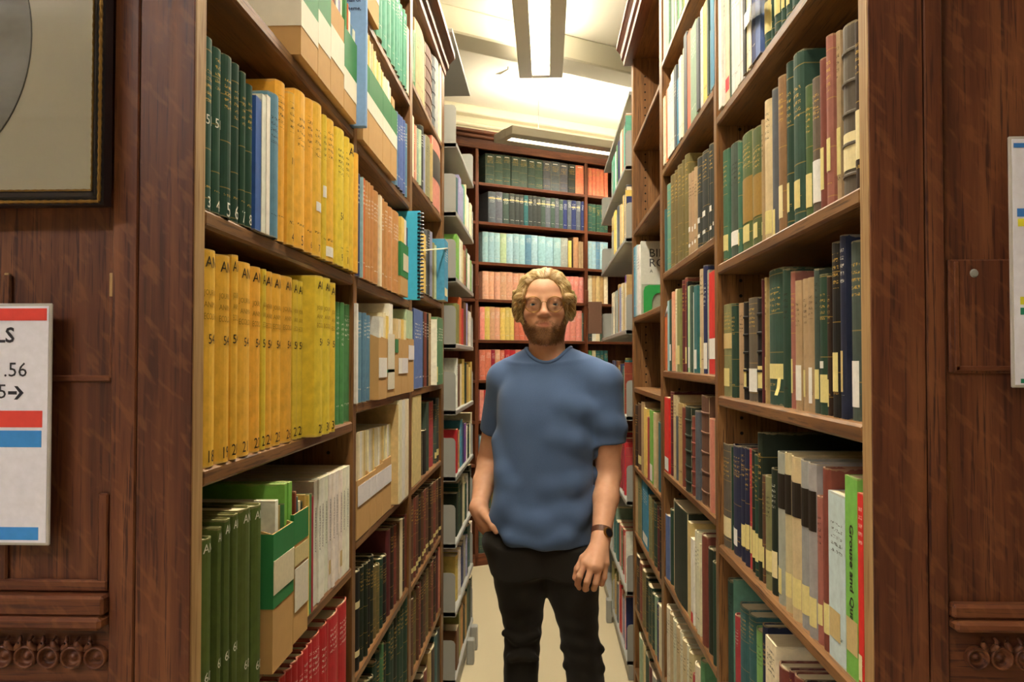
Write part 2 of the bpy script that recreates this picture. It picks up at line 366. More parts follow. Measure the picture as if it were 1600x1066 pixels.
CL = oak_case('L', 'oak bookcase lining the left side of the aisle', UL, [LB1, LB2, LB3], ZTL, [(-0.01, 2.715), (0.004, 2.715), (0.006, 2.735), (0.016, 2.745), (0.018, 2.765), (0.036, 2.785), (0.044, 2.79), (0.044, 2.815), (-0.01, 2.815)])
CR = oak_case('R', 'oak bookcase lining the right side of the aisle', UR, [RB1, RB2, RB3], ZTR, [(-0.01, 2.865), (0.034, 2.865), (0.036, 2.885), (0.046, 2.895), (0.05, 2.92), (0.062, 2.935), (0.068, 2.94), (0.068, 2.965), (-0.01, 2.965)])

# panelled ends facing the camera
def case_end(side, root):
    sg = -1 if side == 'L' else 1; yf = ZL0 if side == 'L' else ZR0
    def x(px): return solve_t((0, yf), (1, 0), CAMH, px)
    def z(px, py): return z_at(x(px), yf, py)
    def B(name, xa, xb, za, zb, d0, d1, mat, bev=0.0, par=root):
        xs = sorted((xa, xb)); return bx(name, (xs[0], yf - d1, za), (xs[1], yf - d0, zb), mat, par, bev)
    X = sg * (XL if side == 'L' else XR)
    e1, e2 = (x(213), x(171)) if side == 'L' else (x(1449), x(1481))
    far = X + sg * 0.72
    B('stile', X, e1 + sg * -0.0015, 0, ZTL if side == 'L' else ZTR, -0.003, 0.0, PAN[2], 0.001)
    B('stile', e1 + sg * 0.0015, e2, 0, ZTL if side == 'L' else ZTR, -0.02, -0.003, PAN[2], 0.002)
    pr = -0.014   # recessed panel face
    B('panel', e2, far, 0, ZTL if side == 'L' else ZTR, -0.034, pr, PAN[2])
    if side == 'L':
        zm, zs, zs2, zr = z(100, 592), z(100, 927), z(100, 945), z(100, 980)
        xs2 = x(8)
        B('panel_bead', e2 + sg * 0.004, far, zm - 0.004, zm + 0.004, pr, pr + 0.004, PAN[0], 0.0015)
        B('panel_bead', e2 + sg * 0.0015, e2 + sg * 0.007, zm, z(170, 428), pr, pr + 0.004, PAN[2], 0.0015)
        B('chipped_bead', e2 + sg * 0.001, e2 + sg * 0.007, z(175, 463), z(175, 425), pr, pr + 0.0045, PALE, 0.001)
        B('chipped_bead', x(4), x(-4), z(0, 463), z(0, 425), pr, pr + 0.0045, PALE, 0.001)
        B('mullion', x(8), x(-6), zs, z(0, 428), pr, pr + 0.006, PAN[2], 0.002)
        B('frame_moulding', e2 + sg * 0.004, e2 + sg * 0.017, zs, z(170, 773), pr, pr + 0.007, PAN[2], 0.002)
        B('frame_moulding', e2 + sg * 0.004, far, zs, zs + 0.014, pr, pr + 0.008, PAN[0], 0.002)
        B('rail', e2, far, z(100, 960), zs - 0.0015, pr, 0.010, PAN[0], 0.003); B('rail', e2, far, zr, z(100, 960), pr, 0.016, PAN[0], 0.004)
        fz = z(100, 1029); x0 = x(152)
    else:
        zs, zr = z(1550, 944), z(1550, 985); xb = x(1489)
        B('inner_panel', xb, far, z(1500, 584), z(1500, 404), pr, pr + 0.006, PAN[2], 0.002)
        B('panel_bead', xb + 0.006, xb + 0.012, z(1500, 580), z(1500, 408), pr, pr + 0.0085, PAN[2], 0.001)
        B('panel_bead', xb + 0.006, far, z(1500, 580), z(1500, 572), pr, pr + 0.0085, PAN[0], 0.001)
        MB().lathe([(0.0, 0.003), (0.004, 0.0025), (0.0055, 0.0)], (x(1529), yf - pr - 0.006, z(1529, 426)), 1, 12, -1).build('screw_cap', STEEL, root, True)
        B('rail', e2, far, z(1550, 968), zs, pr, 0.006, PAN[0], 0.004); B('rail', e2, far, zr, z(1550, 968), pr, 0.014, PAN[0], 0.004)
        fz = z(1550, 1031); x0 = x(1524)
    B('frieze_board', e2, far, fz - 0.05, zr, pr, pr + 0.004, PAN[0]); B('rail', e2, far, fz - 0.075, fz - 0.032, pr, pr + 0.010, PAN[0], 0.003)
    for k in range(12):
        cx = x0 + sg * 0.0292 * k
        if abs(cx - far) < 0.02: break
        c = (cx, yf - pr - 0.004, fz)
        ro = MB().lathe([(0.0142, 0.0), (0.0142, 0.008), (0.0128, 0.0105), (0.0108, 0.0085), (0.0095, 0.003), (0.006, 0.0015), (0.0045, 0.004), (0.002, 0.006), (0.0, 0.0065)], c, 1, 20, -1).build('carved_roundel', PAN[0], root, True, True)
        for q in (-1, 1):
            lf = MB(); pts = []
            for t in np.linspace(0, 1, 7): pts.append((cx + sg * 0.0146 + q * 0.0105 * math.sin(t * 2.2) * (1 - 0.25 * t), c[1] - 0.004 - 0.004 * math.sin(t * math.pi), fz + 0.008 + 0.017 * t))
            lf.tube(pts, [0.0016 + 0.0028 * math.sin(math.pi * min(1, t + 0.12)) for t in np.linspace(0, 1, 7)], 6).build('carved_leaf', PAN[0], root, True, True)
case_end('L', CL); case_end('R', CR)

# ------------------------------------------------------------------ grey steel shelving behind the oak cases
def steel_unit(side, ya, yb, nb, Xp, zs, label, ph=0.165, DEP=0.24):
    sg = -1 if side == 'L' else 1; X = sg * Xp
    r = empty('steel_shelving', (X, ya, 0), 0, label, 'shelving')
    zt = zs[-1] + 0.5 if side == 'L' else zs[-1] + 0.35
    def B(name, xa, xb, y0, y1, z0, z1, mat=STEEL, bev=0.002):
        xs = sorted((X + sg * xa, X + sg * xb)); return bx(name, (xs[0], y0, z0), (xs[1], y1, z1), mat, r, bev)
    for k in range(nb + 1): B('post', DEP, DEP + 0.05, ya + (yb - ya) * k / nb - 0.02, ya + (yb - ya) * k / nb + 0.02, 0, zt)
    B('base_plinth', 0.01, DEP + 0.05, ya, yb, 0, 0.07)
    B('back_sheet', DEP + 0.02, DEP + 0.025, ya, yb, 0.05, zt - 0.02, STEEL, 0)
    B('canopy', 0.02, DEP + 0.05, ya, yb, zt - 0.02, zt)
    for k in range(nb):
        a, b = ya + (yb - ya) * k / nb + 0.003, ya + (yb - ya) * (k + 1) / nb - 0.003
        for z in zs:
            B('shelf', 0.0, DEP, a, b, z - 0.022, z, STEEL, 0.003)
            for y in (a, b - 0.004):
                poly = [(X + sg * 0.004, z - 0.022), (X + sg * DEP, z - 0.022), (X + sg * DEP, z + ph), (X + sg * 0.022, z + ph), (X + sg * 0.010, z + ph - 0.004), (X + sg * 0.004, z + ph - 0.016)]
                if sg > 0: poly = poly[::-1]
                MB().prism(poly, 1, y, y + 0.004).build('end_bracket', STEEL, r, True)
    return r, zt
YSL0, YSL1 = yL(693.5) + 0.012, 4.38
YSR0, YSR1 = yR(988) + 0.012, 5.44
XSL, XSR = 0.377, 0.38
LSZ = [z_at(-XSL, YSL0, p) for p in (1063, 957, 850, 745, 641, 537, 433, 330, 222)]
RSZ = [max(0.09, z_at(XSR, YSR0, p)) for p in (1050, 924, 783, 650, 515, 371, 258)]
SL, ZSL = steel_unit('L', YSL0, YSL1, 1, XSL, LSZ, 'grey steel shelving beyond the left oak bookcase')
SR, ZSR = steel_unit('R', YSR0, YSR1, 2, XSR, RSZ, 'grey steel shelving beyond the right oak bookcase')
for i, (yy, zz) in enumerate(((4.2, 0.06), (4.0, 0.12))):
    bx('plinth_foot', (-XSL + 0.0, yy, 0.0), (-XSL + 0.035, yy + 0.05, 0.12), STEEL, SL, 0.004)
bx('plinth_foot', (XSR - 0.03, 4.66, 0.0), (XSR, 4.72, 0.13), STEEL, SR, 0.004)

# ------------------------------------------------------------------ far bookcase (turned 31 degrees)
def bt(px): return solve_t(BP, BD, CAMH, px)
def bz(px, py): t = bt(px); return z_at(BP[0] + BD[0] * t, BP[1] + BD[1] * t, py)
BROWZ = [bz(754, 285), bz(754, 346), bz(754, 409), bz(750, 467), bz(750, 531), bz(750, 594), bz(740, 658), bz(738, 726), 0.40, 0.085]
BC = empty('far_bookcase', (BP[0], BP[1], 0), BA, 'tall dark wooden bookcase standing askew at the aisle end', 'bookcase')
BT = bz(754, 233)
BUPS = [bt(745.2) - 0.95, bt(745.2), bt(916.5), bt(916.5) + 0.95]
def BB(name, ta, tb, da, db, z0, z1, mat, bev=0.002): return MB().box((ta, da, z0), (tb, db, z1), bev).build(name, mat, BC)
for t in BUPS: BB('upright', t - 0.014, t + 0.014, 0, 0.28, 0, BT + 0.06, BACKW[2])
for k in range(3):
    for z in BROWZ: BB('shelf', BUPS[k] + 0.014, BUPS[k + 1] - 0.014, 0.0, 0.27, z - 0.022, z, BACKW[0])
BB('back_panel', BUPS[0], BUPS[-1], 0.28, 0.295, 0, BT + 0.1, BACKW[2]); BB('plinth', BUPS[0], BUPS[-1], 0.0, 0.02, 0, 0.063, BACKW[0]); BB('fascia', BUPS[0], BUPS[-1], -0.006, 0.02, BT, BT + 0.07, BACKW[0])
BB('cornice', BUPS[0] - 0.02, BUPS[-1] + 0.02, -0.03, 0.29, BT + 0.07, BT + 0.10, BACKW[0], 0.008); BB('cornice', BUPS[0] - 0.03, BUPS[-1] + 0.03, -0.05, 0.29, BT + 0.10, BT + 0.125, BACKW[0], 0.006)
for t in (BUPS[1], BUPS[2]): BB('upright_block', t - 0.02, t + 0.012, -0.012, 0.0, BROWZ[3] - 0.012, BROWZ[3] + 0.10, BACKW[2], 0.004)

# ------------------------------------------------------------------ picture and signs on the panelled ends
def front_xz(side, px, py, d=0.0):
    yf = (ZL0 if side == 'L' else ZR0) - d; xx = solve_t((0, yf), (1, 0), CAMH, px); return xx, z_at(xx, yf, py)
x1, zb = front_xz('L', 156, 319, 0.03); yf = ZL0
pic = empty('framed_picture', (x1 - 0.21, yf - 0.004, zb), 0, 'black framed oval portrait print hanging on the left oak panel', 'picture')
PW, PH = 0.42, 0.52; fw = 0.0205
def Pm(name, pts, mat, color=None): return MB().raw(*pts).build(name, mat, pic, False, False, color)
for k, (a, b) in enumerate((((-PW / 2, 0), (PW / 2, 0)), ((PW / 2, 0), (PW / 2, PH)), ((PW / 2, PH), (-PW / 2, PH)), ((-PW / 2, PH), (-PW / 2, 0)))):
    d = np.array([b[0] - a[0], b[1] - a[1]]); d = d / np.linalg.norm(d); nrm = np.array([-d[1], d[0]])
    prof = [(0.0, 0.004), (0.0, 0.022), (0.003, 0.026), (0.006, 0.022), (0.010, 0.024), (0.0165, 0.015), (fw, 0.012), (fw, 0.004)]
    V = []
    for p, sgn in ((np.array(a), 1), (np.array(b), -1)):
        for q, h in prof: w = p + nrm * q + d * q * sgn; V.append((w[0], -h, w[1]))
    n = len(prof); Fc = [(i, i + 1, n + i + 1, n + i) for i in range(n - 1)] + [(n - 1, 0, n, 2 * n - 1)]
    bar = Pm('frame_bar', (V, [f[::-1] for f in Fc]), BLACKF)
    L = math.hypot(b[0] - a[0], b[1] - a[1])
    for q, h, r0 in ((0.0032, 0.0262, 0.0022), (fw - 0.001, 0.0135, 0.0014)):
        g = MB(); cnt = int(L / 0.0055); A = np.array(a) + nrm * q + d * q; Bq = np.array(b) + nrm * q - d * q
        pts = [(A[0] + (Bq[0] - A[0]) * t, -h, A[1] + (Bq[1] - A[1]) * t) for t in np.linspace(0, 1, cnt)]
        g.tube(pts, [r0 * (1.15 if i % 2 else 0.8) for i in range(cnt)], 6).build('gilt_rope', GILT, bar)
bxp = MB().box((-PW / 2 + fw - 0.002, -0.008, fw - 0.002), (PW / 2 - fw + 0.002, -0.002, PH - fw + 0.002)).build('mount_board', plain('mount_board_card', 'cfc6ae', 0.8, 0, 0.1, 20, 0.05), pic)
ov = MB(); n = 64; ca, cb = 0.125, 0.165; cx, cz = -0.018, 0.232
ocx = (solve_t((0, yf - 0.008), (1, 0), CAMH, 46) - (x1 - 0.21)) - ca; ocz = z_at(0, yf, 75) - zb + 0.02
ov.raw([(ocx + ca * math.cos(2 * math.pi * k / n), -0.0086, ocz + cb * math.sin(2 * math.pi * k / n)) for k in range(n)], [tuple(range(n))])
ovm = NT('engraved_portrait'); tcx = ovm.n('ShaderNodeTexCoord'); ovm = ovm.set(col=ovm.ramp(ovm.noise(ovm.mapping(tcx.outputs['Object'], (5, 5, 9)), 1.6, 4), [(0.3, srgb('4d4745')), (0.5, srgb('8d8a86')), (0.7, srgb('a9a8a4'))]), rough=0.7)
ov.build('oval_print', ovm, pic)
MB().tube([(ocx + ca * math.cos(2 * math.pi * k / n), -0.0086, ocz + cb * math.sin(2 * math.pi * k / n)) for k in range(n)], 0.0009, 5, True).build('oval_line', BLACKF, pic)
MB().box((-PW / 2 + fw, -0.0125, fw), (PW / 2 - fw, -0.0110, PH - fw)).build('glass_pane', GLASS, pic)

def sign(side, pxe, pyt, pyb, Wm, label, bars, texts, d=0.014):
    xe, zt = front_xz(side, pxe, pyt, d); _, zb = front_xz(side, pxe, pyb, d); yf = (ZL0 if side == 'L' else ZR0); sg = -1 if side == 'L' else 1
    xc = xe + sg * Wm / 2
    r = empty('wall_sign', (xc, yf - d, zb), 0, label, 'sign')
    H = zt - zb
    MB().box((-Wm / 2, 0.0, 0.0), (Wm / 2, 0.004, H), 0.0012).build('clear_backing', plain('clear_plastic', 'b9b3ad', 0.25, 0, 0.5), r)
    m_ = 0.0035; MB().box((-Wm / 2 + m_, -0.0008, m_), (Wm / 2 - m_, 0.0, H - m_)).build('paper_sheet', PAPER, r, color=srgb('e8e6f2'))
    for (py0, py1, px1, c) in bars:
        xx, za = front_xz(side, px1, py1, d); _, zz = front_xz(side, px1, py0, d); xx -= xc; za -= zb; zz -= zb
        lo, hi = sorted((xx, -sg * -1 * (Wm / 2 - 0.012)))
        MB().box((lo, -0.0012, za), (hi, -0.0008, zz)).build('printed_bar', PAPER, r, color=srgb(c))
    for s_, px, py, hpx, bold in texts:
        xx, z_ = front_xz(side, px, py, d); V, Fc = text_mesh(s_, bold); sc = hpx / F * yf / 0.72
        xmax = max(v[0] for v in V)
        mesh_obj('lettering', [((v[0] - xmax) * sc + xx - xc, -0.0012, v[1] * sc + z_ - zb) for v in V], Fc, INK, r, color=srgb('2a2630'))
    return r, xc, zb, yf - d
sl, sxc, szb, sy = sign('L', 80, 474, 853, 0.213, 'white directional sign with red and blue bars on left panel', [(482, 501, 73, 'e2483d'), (642, 668, 68, 'e2483d'), (673, 699, 67, '3f8fdc'), (824, 844, 64, '3f8fdc')],
     [('LS', 23, 525, 24, True), ('.56', 43, 579, 23, False), ('5', 11, 613, 23, False)])
ax, az = front_xz('L', 27, 614, 0.014); u = 1.0 / F
mesh_obj('arrow', [((px * u) + ax - sxc, -0.0012, py * u + az - szb) for px, py in [(-13, -2.6), (1, -2.6), (1, 2.6), (-13, 2.6), (2, 10.5), (-3.5, 10.5), (5, 0), (-3.5, -10.5), (2, -10.5), (12, 0)]], [(0, 1, 2, 3), (4, 5, 6, 9), (6, 7, 8, 9)], INK, sl, color=srgb('2a2630'))
sign('R', 1581, 213, 606, 0.215, 'white laminated notice with blue, yellow and green bars on right panel', [(224, 231, 1588, '3f7fcc'), (326, 339, 1592, '3f7fcc'), (342, 354, 1593, 'e3dc3c'), (464, 476, 1595, 'e3dc3c'), (481, 492, 1595, '1f7a60'), (592, 599, 1594, '1f7a60')], [])
# ------------------------------------------------------------------ books
CT = {  # code: colour, name
 'Y': ('f2b51c', 'golden yellow'), 'YL': ('eecb1e', 'bright yellow'), 'YP': ('ecca62', 'pale yellow'), 'DG': ('234a38', 'dark green'), 'DT': ('2b5444', 'deep green'),
 'GR': ('4f9355', 'leaf green'), 'OG': ('566a2c', 'olive green'), 'TG': ('5ea58a', 'teal green'), 'SG': ('8fb08f', 'sage green'), 'LG': ('7cbf4a', 'lime green'), 'PG': ('b9d2a6', 'pale green'),
 'BL': ('2f5fae', 'blue'), 'NB': ('2a3568', 'navy blue'), 'SB': ('5f8ca8', 'slate blue'), 'LB': ('9cc4cc', 'light blue'), 'PB': ('5872b0', 'cornflower blue'), 'TB': ('3f8fb0', 'bright blue'), 'CY': ('4fc0dc', 'cyan'),
 'W': ('ece8dc', 'white'), 'C': ('eadfb8', 'cream'), 'GY': ('a8a79e', 'pale grey'), 'SL': ('5a6068', 'slate grey'), 'GB': ('6a5c4a', 'grey brown'), 'CH': ('3a3f3c', 'charcoal'),
 'R': ('c8232c', 'red'), 'BR': ('e02418', 'bright red'), 'CR': ('a82038', 'crimson'), 'RB': ('8e3a26', 'red brown'), 'CO': ('e07858', 'coral'), 'PK': ('ee8f80', 'pink'), 'SA': ('e8a884', 'salmon'),
 'OR': ('d9692c', 'orange'), 'OB': ('c98a4a', 'orange brown'), 'T': ('c09a60', 'tan'), 'PT': ('dcc080', 'pale tan'), 'B': ('6f4424', 'brown'), 'DB': ('3c2618', 'dark brown'), 'BK': ('1c1a18', 'black'), 'BG': ('22301f', 'blackish green'),
 'PU': ('7a3a9a', 'purple'), 'LV': ('9a98c0', 'lavender'), 'OL': ('7c6a28', 'olive'), 'OK': ('8a8a4a', 'khaki'), 'MA': ('6a1c24', 'maroon'), 'GO': ('c8a24a', 'gold'), 'TE': ('2a6a6c', 'teal'), 'GD': ('44584c', 'grey green'), 'MG': ('3c7557', 'mid green'), 'MO': ('4a6c2c', 'moss green'), 'IB': ('c6d4de', 'ice blue'), 'DN': ('232b4c', 'dark navy'), 'RU': ('b0604c', 'rust pink'), 'OT': ('9a6c3a', 'ochre')}
ORD = 'first second third fourth fifth sixth seventh eighth ninth tenth eleventh twelfth thirteenth fourteenth fifteenth sixteenth seventeenth eighteenth nineteenth twentieth'.split()
def ordinal(i):
    if i < 20: return ORD[i]
    return ('twenty-', 'thirty-', 'forty-')[i // 20 - 1 if i < 30 else (i + 1) // 10 - 2] + ORD[i % 10] if (i + 1) % 10 else ('thirtieth', 'fortieth')[(i + 1) // 10 - 3]
BOOKS = []; LAST = {}
FR = {'L': ((-XL, 0), (0, 1), math.pi / 2), 'R': ((XR, 0), (0, 1), -math.pi / 2), 'l': ((-XSL, 0), (0, 1), math.pi / 2), 'r': ((XSR, 0), (0, 1), -math.pi / 2), 'B': (BP, BD, BA)}
NRM = {'L': (1, 0), 'l': (1, 0), 'R': (-1, 0), 'r': (-1, 0), 'B': (BD[1], -BD[0])}
def row(side, z, start, spec, where, prot=-0.008, cat='book', noun=None, base=0.0, dep=0.2, lift=0.0, zmid=0.12, jit=0.004):
    p = start; lasth = 0.22; idx = 0; out = []
    for it in spec.replace('\n', ' ').split(';'):
        t = it.split()
        if not t: continue
        x1 = float(t[0])
        if t[1] == '_': p = x1; continue
        fl = t[3:]; pr = prot + (random.uniform(-jit, jit) if jit else 0); d = dep * random.uniform(0.93, 1.05); sty = 'c'; ti = 0.0; st = []; tx = []; tilt = 0.0; c_ = cat; lb = None; ns = None
        for f in fl:
            if f in 'pl': sty = f
            elif f == 'g': ti = 0.25
            elif f == 'k': ti = 0.6
            elif f == 'w': ti = 0.95
            elif f[0] == '+' or (f[0] == '-' and f[1:].isdigit()): pr = prot + float(f) / 1000
            elif f[0] == 'd' and f[1:].replace('.', '').isdigit(): d = float(f[1:]) / 100
            elif f[0] == 's': q = f.split(':'); st.append((q[0][1], float(q[1]) if len(q) > 1 else 0.09, float(q[2]) if len(q) > 2 else 0.25))
            elif f.startswith('t:'): q = f.split(':'); tx.append((q[1].replace('_', ' '), float(q[2]), q[3], float(q[4]), q[5] if len(q) > 5 else ''))
            elif f[0] == 'a': tilt = float(f[1:])
            elif f == 'j': c_ = 'journal'
            elif f == 'm': c_ = 'pamphlet'; sty = 'p'
            elif f.startswith('n:'): ns = f[2:].replace('_', ' ')
        P0, D_, rz = FR[side]; n_ = NRM[side]; Q = (P0[0] + n_[0] * pr, P0[1] + n_[1] * pr)
        ta, tb = solve_t(Q, D_, z + zmid, p), solve_t(Q, D_, z + zmid, x1); sg_ = 1 if tb > ta else -1; lt = LAST.get((side, round(z, 3)))
        if lt is not None and (ta - lt) * sg_ < 0: ta = lt            # neighbours never share space
        if (tb - ta) * sg_ < 0.003: tb = ta + 0.003 * sg_
        LAST[(side, round(z, 3))] = tb; tm = (ta + tb) / 2; w = abs(tb - ta)
        loc = (Q[0] + D_[0] * tm, Q[1] + D_[1] * tm)
        if t[1][0] == 'h': h = float(t[1][1:]) / 100
        elif t[1] == '=': h = lasth * random.uniform(0.985, 1.01)
        else: h = z_at(loc[0], loc[1], float(t[1])) - z - lift
        lasth = h
        nm = ns or noun or {'book': 'book', 'journal': 'bound volume', 'pamphlet': 'booklet'}[c_]
        BOOKS.append(dict(x=loc[0], y=loc[1], z=z + lift, rz=rz, w=max(w - 0.0007, 0.0015), h=h, d=d, col=t[2], sty=sty, ti=ti, st=st, tx=tx, tilt=tilt, cat=c_, nm=nm, where=where, i=base + idx, area=abs(x1 - p) * h * F / math.hypot(*loc)))
        idx += 1; p = x1
def cover_mesh(w, h, d, bul, col, ti, sd, th=0.0026, des=0.0):
    th = min(th, w * 0.3); k = 7 if bul > 0 else 3
    us = np.linspace(0, 1, k); O = [(-w / 2, d)]; I = [(-w / 2 + th, d)]; U = [0.0]; SP = [0.0]
    for u in us:
        x = (u - 0.5) * w; y = bul * (2 * u - 1) ** 2
        O.append((x, y)); I.append(((u - 0.5) * (w - 2 * th), y + th)); U.append(u); SP.append(1.0)
    O.append((w / 2, d)); I.append((w / 2 - th, d)); U.append(1.0); SP.append(0.0)
    n = len(O); V = []; bk = []
    for ring in (O, I):
        for z in (0.0, h):
            for j, (x, y) in enumerate(ring): V.append((x, y, z)); bk.append((U[j], z / h, SP[j]))
    oL, oH, iL, iH = 0, n, 2 * n, 3 * n; Fc = []
    for j in range(n - 1):
        Fc += [(oL + j, oL + j + 1, oH + j + 1, oH + j), (iL + j + 1, iL + j, iH + j, iH + j + 1), (oH + j, oH + j + 1, iH + j + 1, iH + j), (oL + j + 1, oL + j, iL + j, iL + j + 1)]
    Fc += [(oL, oH, iH, iL), (oL + n - 1, iL + n - 1, iH + n - 1, oH + n - 1)]
    c = srgb(CT[col][0]); lum = 0.3 * c[0] + 0.59 * c[1] + 0.11 * c[2]; c = tuple((q + (lum - q) * des) * (1 - 0.35 * des) for q in c); j = [random.uniform(0.9, 1.08) for _ in range(3)]; b = random.uniform(0.92, 1.06)
    c = tuple(min(1, a * (1 + (q - 1) * 0.5) * b) for a, q in zip(c, j))
    return V, Fc, bk, c
def pages_mesh(w, h, d, bul, flush, th=0.0026):
    th = min(th, w * 0.3); a = w / 2 - th; z0, z1 = (0.0, h - 0.0008) if flush else (0.003, h - 0.004)
    y0 = bul * 0.5 + th; y1 = d - (0.0005 if flush else 0.003)
    V = [(-a, y0, z0), (0, th + 0.0004, z0), (a, y0, z0), (a, y1, z0), (-a, y1, z0)]; V += [(x, y, z1) for x, y, _ in V]
    return V, [(5, 6, 7, 8, 9), (4, 3, 2, 1, 0), (0, 1, 6, 5), (1, 2, 7, 6), (2, 3, 8, 7), (3, 4, 9, 8), (4, 0, 5, 9)]
def put_attr(me, bk, col, ti, sd):
    n = len(me.vertices)
    a = me.attributes.new('Col', 'FLOAT_COLOR', 'POINT'); a.data.foreach_set('color', np.asarray(col, np.float32).reshape(-1) if len(np.shape(col)) > 1 else np.tile(np.array([*col, ti], np.float32), n))
    b = me.attributes.new('bk', 'FLOAT_VECTOR', 'POINT'); b.data.foreach_set('vector', np.asarray(bk, np.float32).reshape(-1))
    s = me.attributes.new('sd', 'FLOAT', 'POINT'); s.data.foreach_set('value', np.full(n, sd, np.float32) if np.isscalar(sd) else np.asarray(sd, np.float32))
def spine_strip(w, bul, z0, z1, off, u0=0.02, u1=0.98, k=7):
    V = []
    for z in (z0, z1):
        for u in np.linspace(u0, u1, k): V.append(((u - 0.5) * w, bul * (2 * u - 1) ** 2 - off, z))
    return V, [(j, j + 1, k + j + 1, k + j) for j in range(k - 1)]
def build_books():
    STK = {'y': 'ded08c', 'w': 'e8e6e0', 'c': 'e6d8a8', 'k': '241c14', 'b': 'c9b07a', 'g': '3e8a50', 'r': 'd8202a', 'n': '9a7a3c', 'l': '7da9d8'}
    cnt = {}; keep = []; rest = []
    for b in sorted(BOOKS, key=lambda q: -q['area']):
        cnt[b['cat']] = cnt.get(b['cat'], 0) + 1
        (keep if cnt[b['cat']] <= 300 else rest).append(b)
    ST = {'c': ([], [], [], [], []), 'p': ([], [])}
    for b in keep + rest:
        w, h, d = b['w'], b['h'], b['d']; sd = random.random(); bul = min(0.007, w * 0.17) if b['sty'] in 'cl' else 0.0
        V, Fc, bk, c = cover_mesh(w, h, d, bul, b['col'], b['ti'], sd, des=0.06 if b['sty'] == 'p' else {'book': 0.26, 'journal': 0.08, 'pamphlet': 0.08}[b['cat']]); PV, PF = pages_mesh(w, h, d, bul, b['sty'] == 'p')
        if b in rest if False else b.get('rest'): pass
        M = Matrix.Translation((b['x'], b['y'], b['z'])) @ Matrix.Rotation(b['rz'], 4, 'Z') @ Matrix.Rotation(math.radians(b['tilt']), 4, 'Y')
        b['M'] = M; b['geo'] = (V, Fc, bk, c, PV, PF, sd, bul)
    grp_n = {}
    for b in keep:
        V, Fc, bk, c, PV, PF, sd, bul = b['geo']; w, h = b['w'], b['h']
        o = mesh_obj({'book': 'book', 'journal': 'journal_volume', 'pamphlet': 'booklet'}[b['cat']], V, Fc, BOOK)
        put_attr(o.data, bk, c, b['ti'], sd); o.matrix_world = b['M']
        lab = '%s %s, %s from left, %s' % (CT[b['col']][1], b['nm'], ordinal(int(b['i'])), b['where'])
        tag(o, lab, b['cat'], {'book': 'books on the shelves', 'journal': 'bound journal volumes', 'pamphlet': 'booklets on the shelves'}[b['cat']])
        mesh_obj('page_block', PV, PF, PAGES, o)
        if b['sty'] == 'l':
            for q in (0.12, 0.3, 0.48, 0.66, 0.84):
                m = MB()
                V2 = []
                for zz, oo in ((-0.003, 0.0), (-0.0015, 0.0018), (0.0015, 0.0018), (0.003, 0.0)):
                    for u in np.linspace(0.0, 1.0, 7): V2.append(((u - 0.5) * w, bul * (2 * u - 1) ** 2 - oo - 0.0002, q * h + zz))
                m.raw(V2, [(r_ * 7 + j, r_ * 7 + j + 1, (r_ + 1) * 7 + j + 1, (r_ + 1) * 7 + j) for r_ in range(3) for j in range(6)])
                rb = m.build('raised_band', BOOK, o); put_attr(rb.data, [(0, .5, 0)] * len(m.v), tuple(min(1, x * 1.25) for x in c), 0, sd)
        for kind, a0, a1 in b['st']:
            jj = random.uniform(-0.015, 0.015); a1 += random.uniform(-0.03, 0.01) * (a1 - a0 > 0.1); ue = 0.98 if kind == 'k' else random.choice((0.96, 0.96, 0.8, 0.7)); sv, sf = spine_strip(w, bul, (a0 + jj) * h, (a1 + jj) * h, 0.0006, *((0.22, 0.74) if a1 - a0 < 0.065 and kind == 'w' else (0.04, ue)))
            mesh_obj('spine_label', sv, sf, STICK, o, color=srgb(STK[kind]))
        for s_, pos, colr, size, mode in b['tx']:
            tv, tf = text_mesh(s_.rstrip('!'), s_.endswith('!')); sc = size / 100 / 0.72; vv = []
            xs = [v[0] for v in tv]; wid = (max(xs) - min(xs)) * sc
            if 'v' not in mode and wid > w * 0.78: sx = w * 0.78 / wid
            else: sx = 1.0
            for vx, vy, _ in tv:
                if 'v' in mode: X_, Z_ = vy * sc, -vx * sc
                else: X_, Z_ = vx * sc * sx, vy * sc
                X_ -= 0.02 * w if 'o' in mode else 0
                uu = X_ / w * 2; vv.append((X_, bul * uu * uu - 0.0005, pos * h + Z_))
            mesh_obj('lettering', vv, tf, INK, o, color=srgb({'k': '2a2014', 'w': 'e6e6d8', 'd': 'a07c1e', 'g': 'c9a24a', 'n': '26336a'}[colr]))
    if rest:
        A, Bf, bkx, cx, sx = [], [], [], [], []; PA, PFx = [], []
        for b in rest:
            V, Fc, bk, c, PV, PF, sd, bul = b['geo']; M = b['M']; n = len(A)
            A += [tuple(M @ Vector(v)) for v in V]; Bf += [tuple(i + n for i in f) for f in Fc]; bkx += bk; cx += [(*c, b['ti'])] * len(V); sx += [sd] * len(V)
            n = len(PA); PA += [tuple(M @ Vector(v)) for v in PV]; PFx += [tuple(i + n for i in f) for f in PF]
        o = mesh_obj('small_books', A, Bf, BOOK); put_attr(o.data, bkx, np.array(cx), 0, sx)
        tag(o, 'remaining small far books filling the steel and far shelves', 'books', None, 'stuff')
        tag(mesh_obj('page_blocks', PA, PFx, PAGES, o), None, None, None, 'stuff')
    return len(keep), len(rest)

